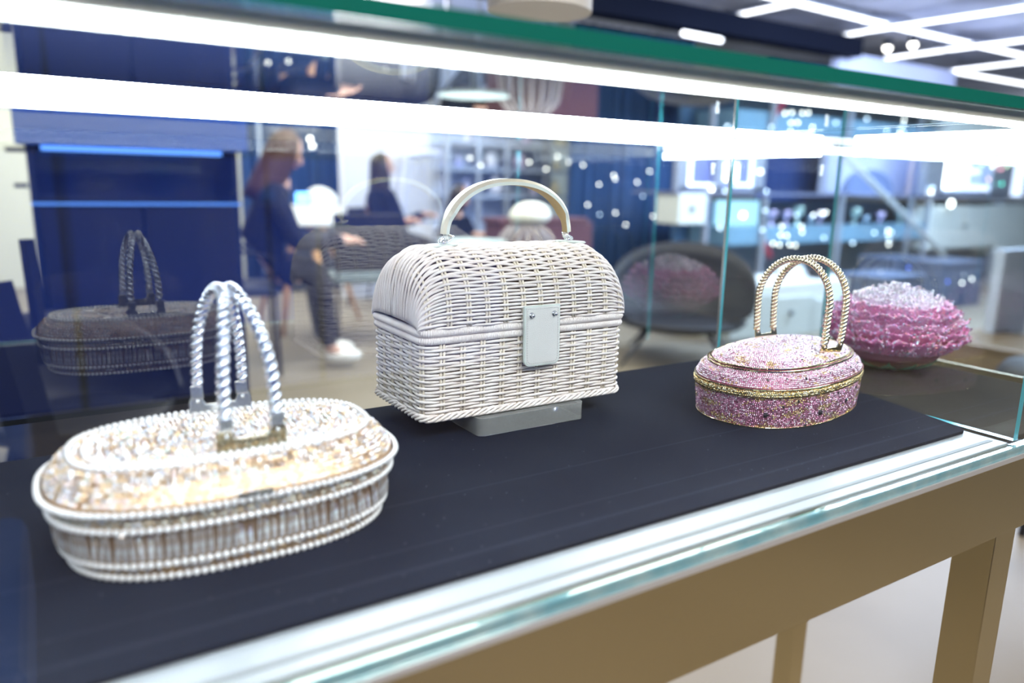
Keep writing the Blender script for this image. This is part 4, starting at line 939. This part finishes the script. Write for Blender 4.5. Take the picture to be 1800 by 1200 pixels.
MB().lathe([(.16, 0), (.16, .02), (.025, .05), (.02, zt_-.03)], n=20).build('pedestal', GREYM, r, smooth=True)

# ---------------------------------------------------------------- ceiling lights
TUBE = mat('ceiling_tube', (1, 1, 1), .5, emit=2.4, ecol=(.90, .94, 1.0))
for i, (p, q, lb) in enumerate((((1225, 41), (1398, 4), 'leftmost linear light, ending above the black beam'), ((1340, -10), (1518, 33), 'linear light running down right to the first hanger'),
        ((1520, 34), (1663, 67), 'middle linear light in the long descending line'), ((1668, 68), (1830, 104), 'last linear light in the long descending line'), ((1405, 75), (1518, 55), 'short linear light just right of the black beam'),
        ((1522, 54), (1830, 8), 'long linear light crossing the descending line'), ((1558, 102), (1658, 88), 'short lower linear light'), ((1664, 87), (1830, 66), 'lower linear light reaching the right edge'),
        ((1668, 124), (1830, 105), 'lowest linear light, rising to the right edge'), ((1668, 124), (1830, 152), 'lowest linear light, descending to the right edge'))):
    zl = 2.93-.012*i; A, B = atz(*p, zl), atz(*q, zl); r = empty('linear_light', (0, 0, 0)); tag(r, lb+' of the ceiling', 'ceiling light', 'linear ceiling lights')
    D = (B-A)/np.linalg.norm(B-A); Sd = np.cross(D, [0, 0, 1])*.045
    def slab(z0, z1, k): 
        vs = [A+Sd*k, A-Sd*k, B-Sd*k, B+Sd*k]; return MB().add([(v[0], v[1], z) for z in (z0, z1) for v in vs], [(3, 2, 1, 0), (4, 5, 6, 7), (0, 1, 5, 4), (1, 2, 6, 5), (2, 3, 7, 6), (3, 0, 4, 7)])
    slab(zl-.012, zl, .9).build('diffuser', TUBE, r); slab(zl+.001, zl+.03, 1).build('housing', GREYM, r)
    for t in (.12, .88): m_ = A+(B-A)*t; MB().tube([(m_[0], m_[1], zl+.03), (m_[0], m_[1], 3.0)], .004, n=5).build('hanger', DKM, r)
r = bar((1200, 58), (1268, 71), 5.44, .022, TUBE, 'wall_light', None); tag(r, 'short white light tube on the face of the black beam', 'light')
for px, py in ((1560, 84), (1605, 78)):
    A = atz(px, py, 2.9); r = empty('spotlight', tuple(A)); tag(r, ('left' if px < 1580 else 'right')+' of the two round white ceiling spotlights', 'spotlight', 'ceiling spotlights')
    MB().ball((0, 0, 0), .045, 12, 8).build('lens', WARM, r, smooth=True); MB().lathe([(.05, .01), (.055, .10), (.001, .101)], n=16).build('housing', DKM, r)
# pendant lampshade hanging close above the case
A = at(948, 22, 1.35); r = empty('pendant_lamp', (A[0], A[1], A[2])); tag(r, 'white cylinder pendant lampshade hanging above the showcase', 'lamp')
SHD = mat('white_shade', (.80, .80, .76), .6)
MB().lathe([(.105, 0), (.105, .24), (.02, .25), (.02, .255), (.103, .245), (.101, .002)], n=40).build('lamp_shade', SHD, r, smooth=False)
MB().ball((0, 0, .03), .022, 12, 8).build('bulb', WARM, r, smooth=True); MB().tube([(0, 0, .25), (0, 0, .6), (0, 0, 3.0-A[2])], .003, n=6).build('cord', DKM, r)
# things low at right, seen under the table
r = empty('black_stool', (at(1840, 1000, .95)[0], .95, 0)); tag(r, 'black round stool on the floor right of the brass table leg', 'stool')
MB().lathe([(.001, .50), (.20, .50), (.22, .53), (.22, .60), (.20, .63), (.001, .635)], n=30).build('seat', BLACK, r, smooth=True)
for k in range(4): t = PI/4+k*PI/2; MB().tube([(.14*math.cos(t), .14*math.sin(t), .5), (.2*math.cos(t), .2*math.sin(t), 0)], .014, n=8).build('leg', DKM, r, smooth=True)
r = empty('brown_cabinet', (at(1775, 1000, 1.5)[0], 1.5, 0)); tag(r, 'brown low cabinet behind the black stool under the table', 'cabinet')
bx('body', mat('brown_gloss', (.20, .14, .08), .25), 0, .5, 0, .5, .05, .42, r, bevel=.006); bx('plinth', DKM, .03, .47, .03, .47, 0, .049, r); bx('cabinet_top', mat('brown_gloss2', (.24, .17, .10), .25), -.01, .51, -.01, .51, .421, .44, r, bevel=.004)
# behind the photographer: an added blue glowing wall, put there for haze on the panes
r = empty('added_blue_glow_wall', (0, 0, 0)); tag(r, 'unseen blue glowing wall added behind the photographer for haze on the panes', 'added glow wall')
bx('frame', DKM, -3.2, 2.4, -3.3, -3.15, 0, 2.8, r)
for k in range(5): bx('haze_panel', mat('deep_blue_haze_glow', (.05, .15, 1), .5, emit=.05, ecol=(.03, .13, 1.0)) if k == 0 else bpy.data.materials['deep_blue_haze_glow'], -3.17+k*1.1, -2.10+k*1.1, -3.14, -3.12, .1, 1.25, r)

r = empty('added_blue_bench', (-.75, -.75, 0)); tag(r, 'unseen blue bench added behind the photographer to tint the front pane', 'bench')  # added out of view for its blue reflection in the front pane
bx('seat', mat('added_blue_cloth', (.03, .12, .55), .8, sheen=.4), -.62, .68, -.3, .3, .28, .48, r, bevel=.03)
for sx in (-.55, .60):
    for sy in (-.22, .22): MB().tube([(sx, sy, .28), (sx, sy, .1), (sx, sy, 0)], .02, n=8).build('leg', DKM, r, smooth=True)
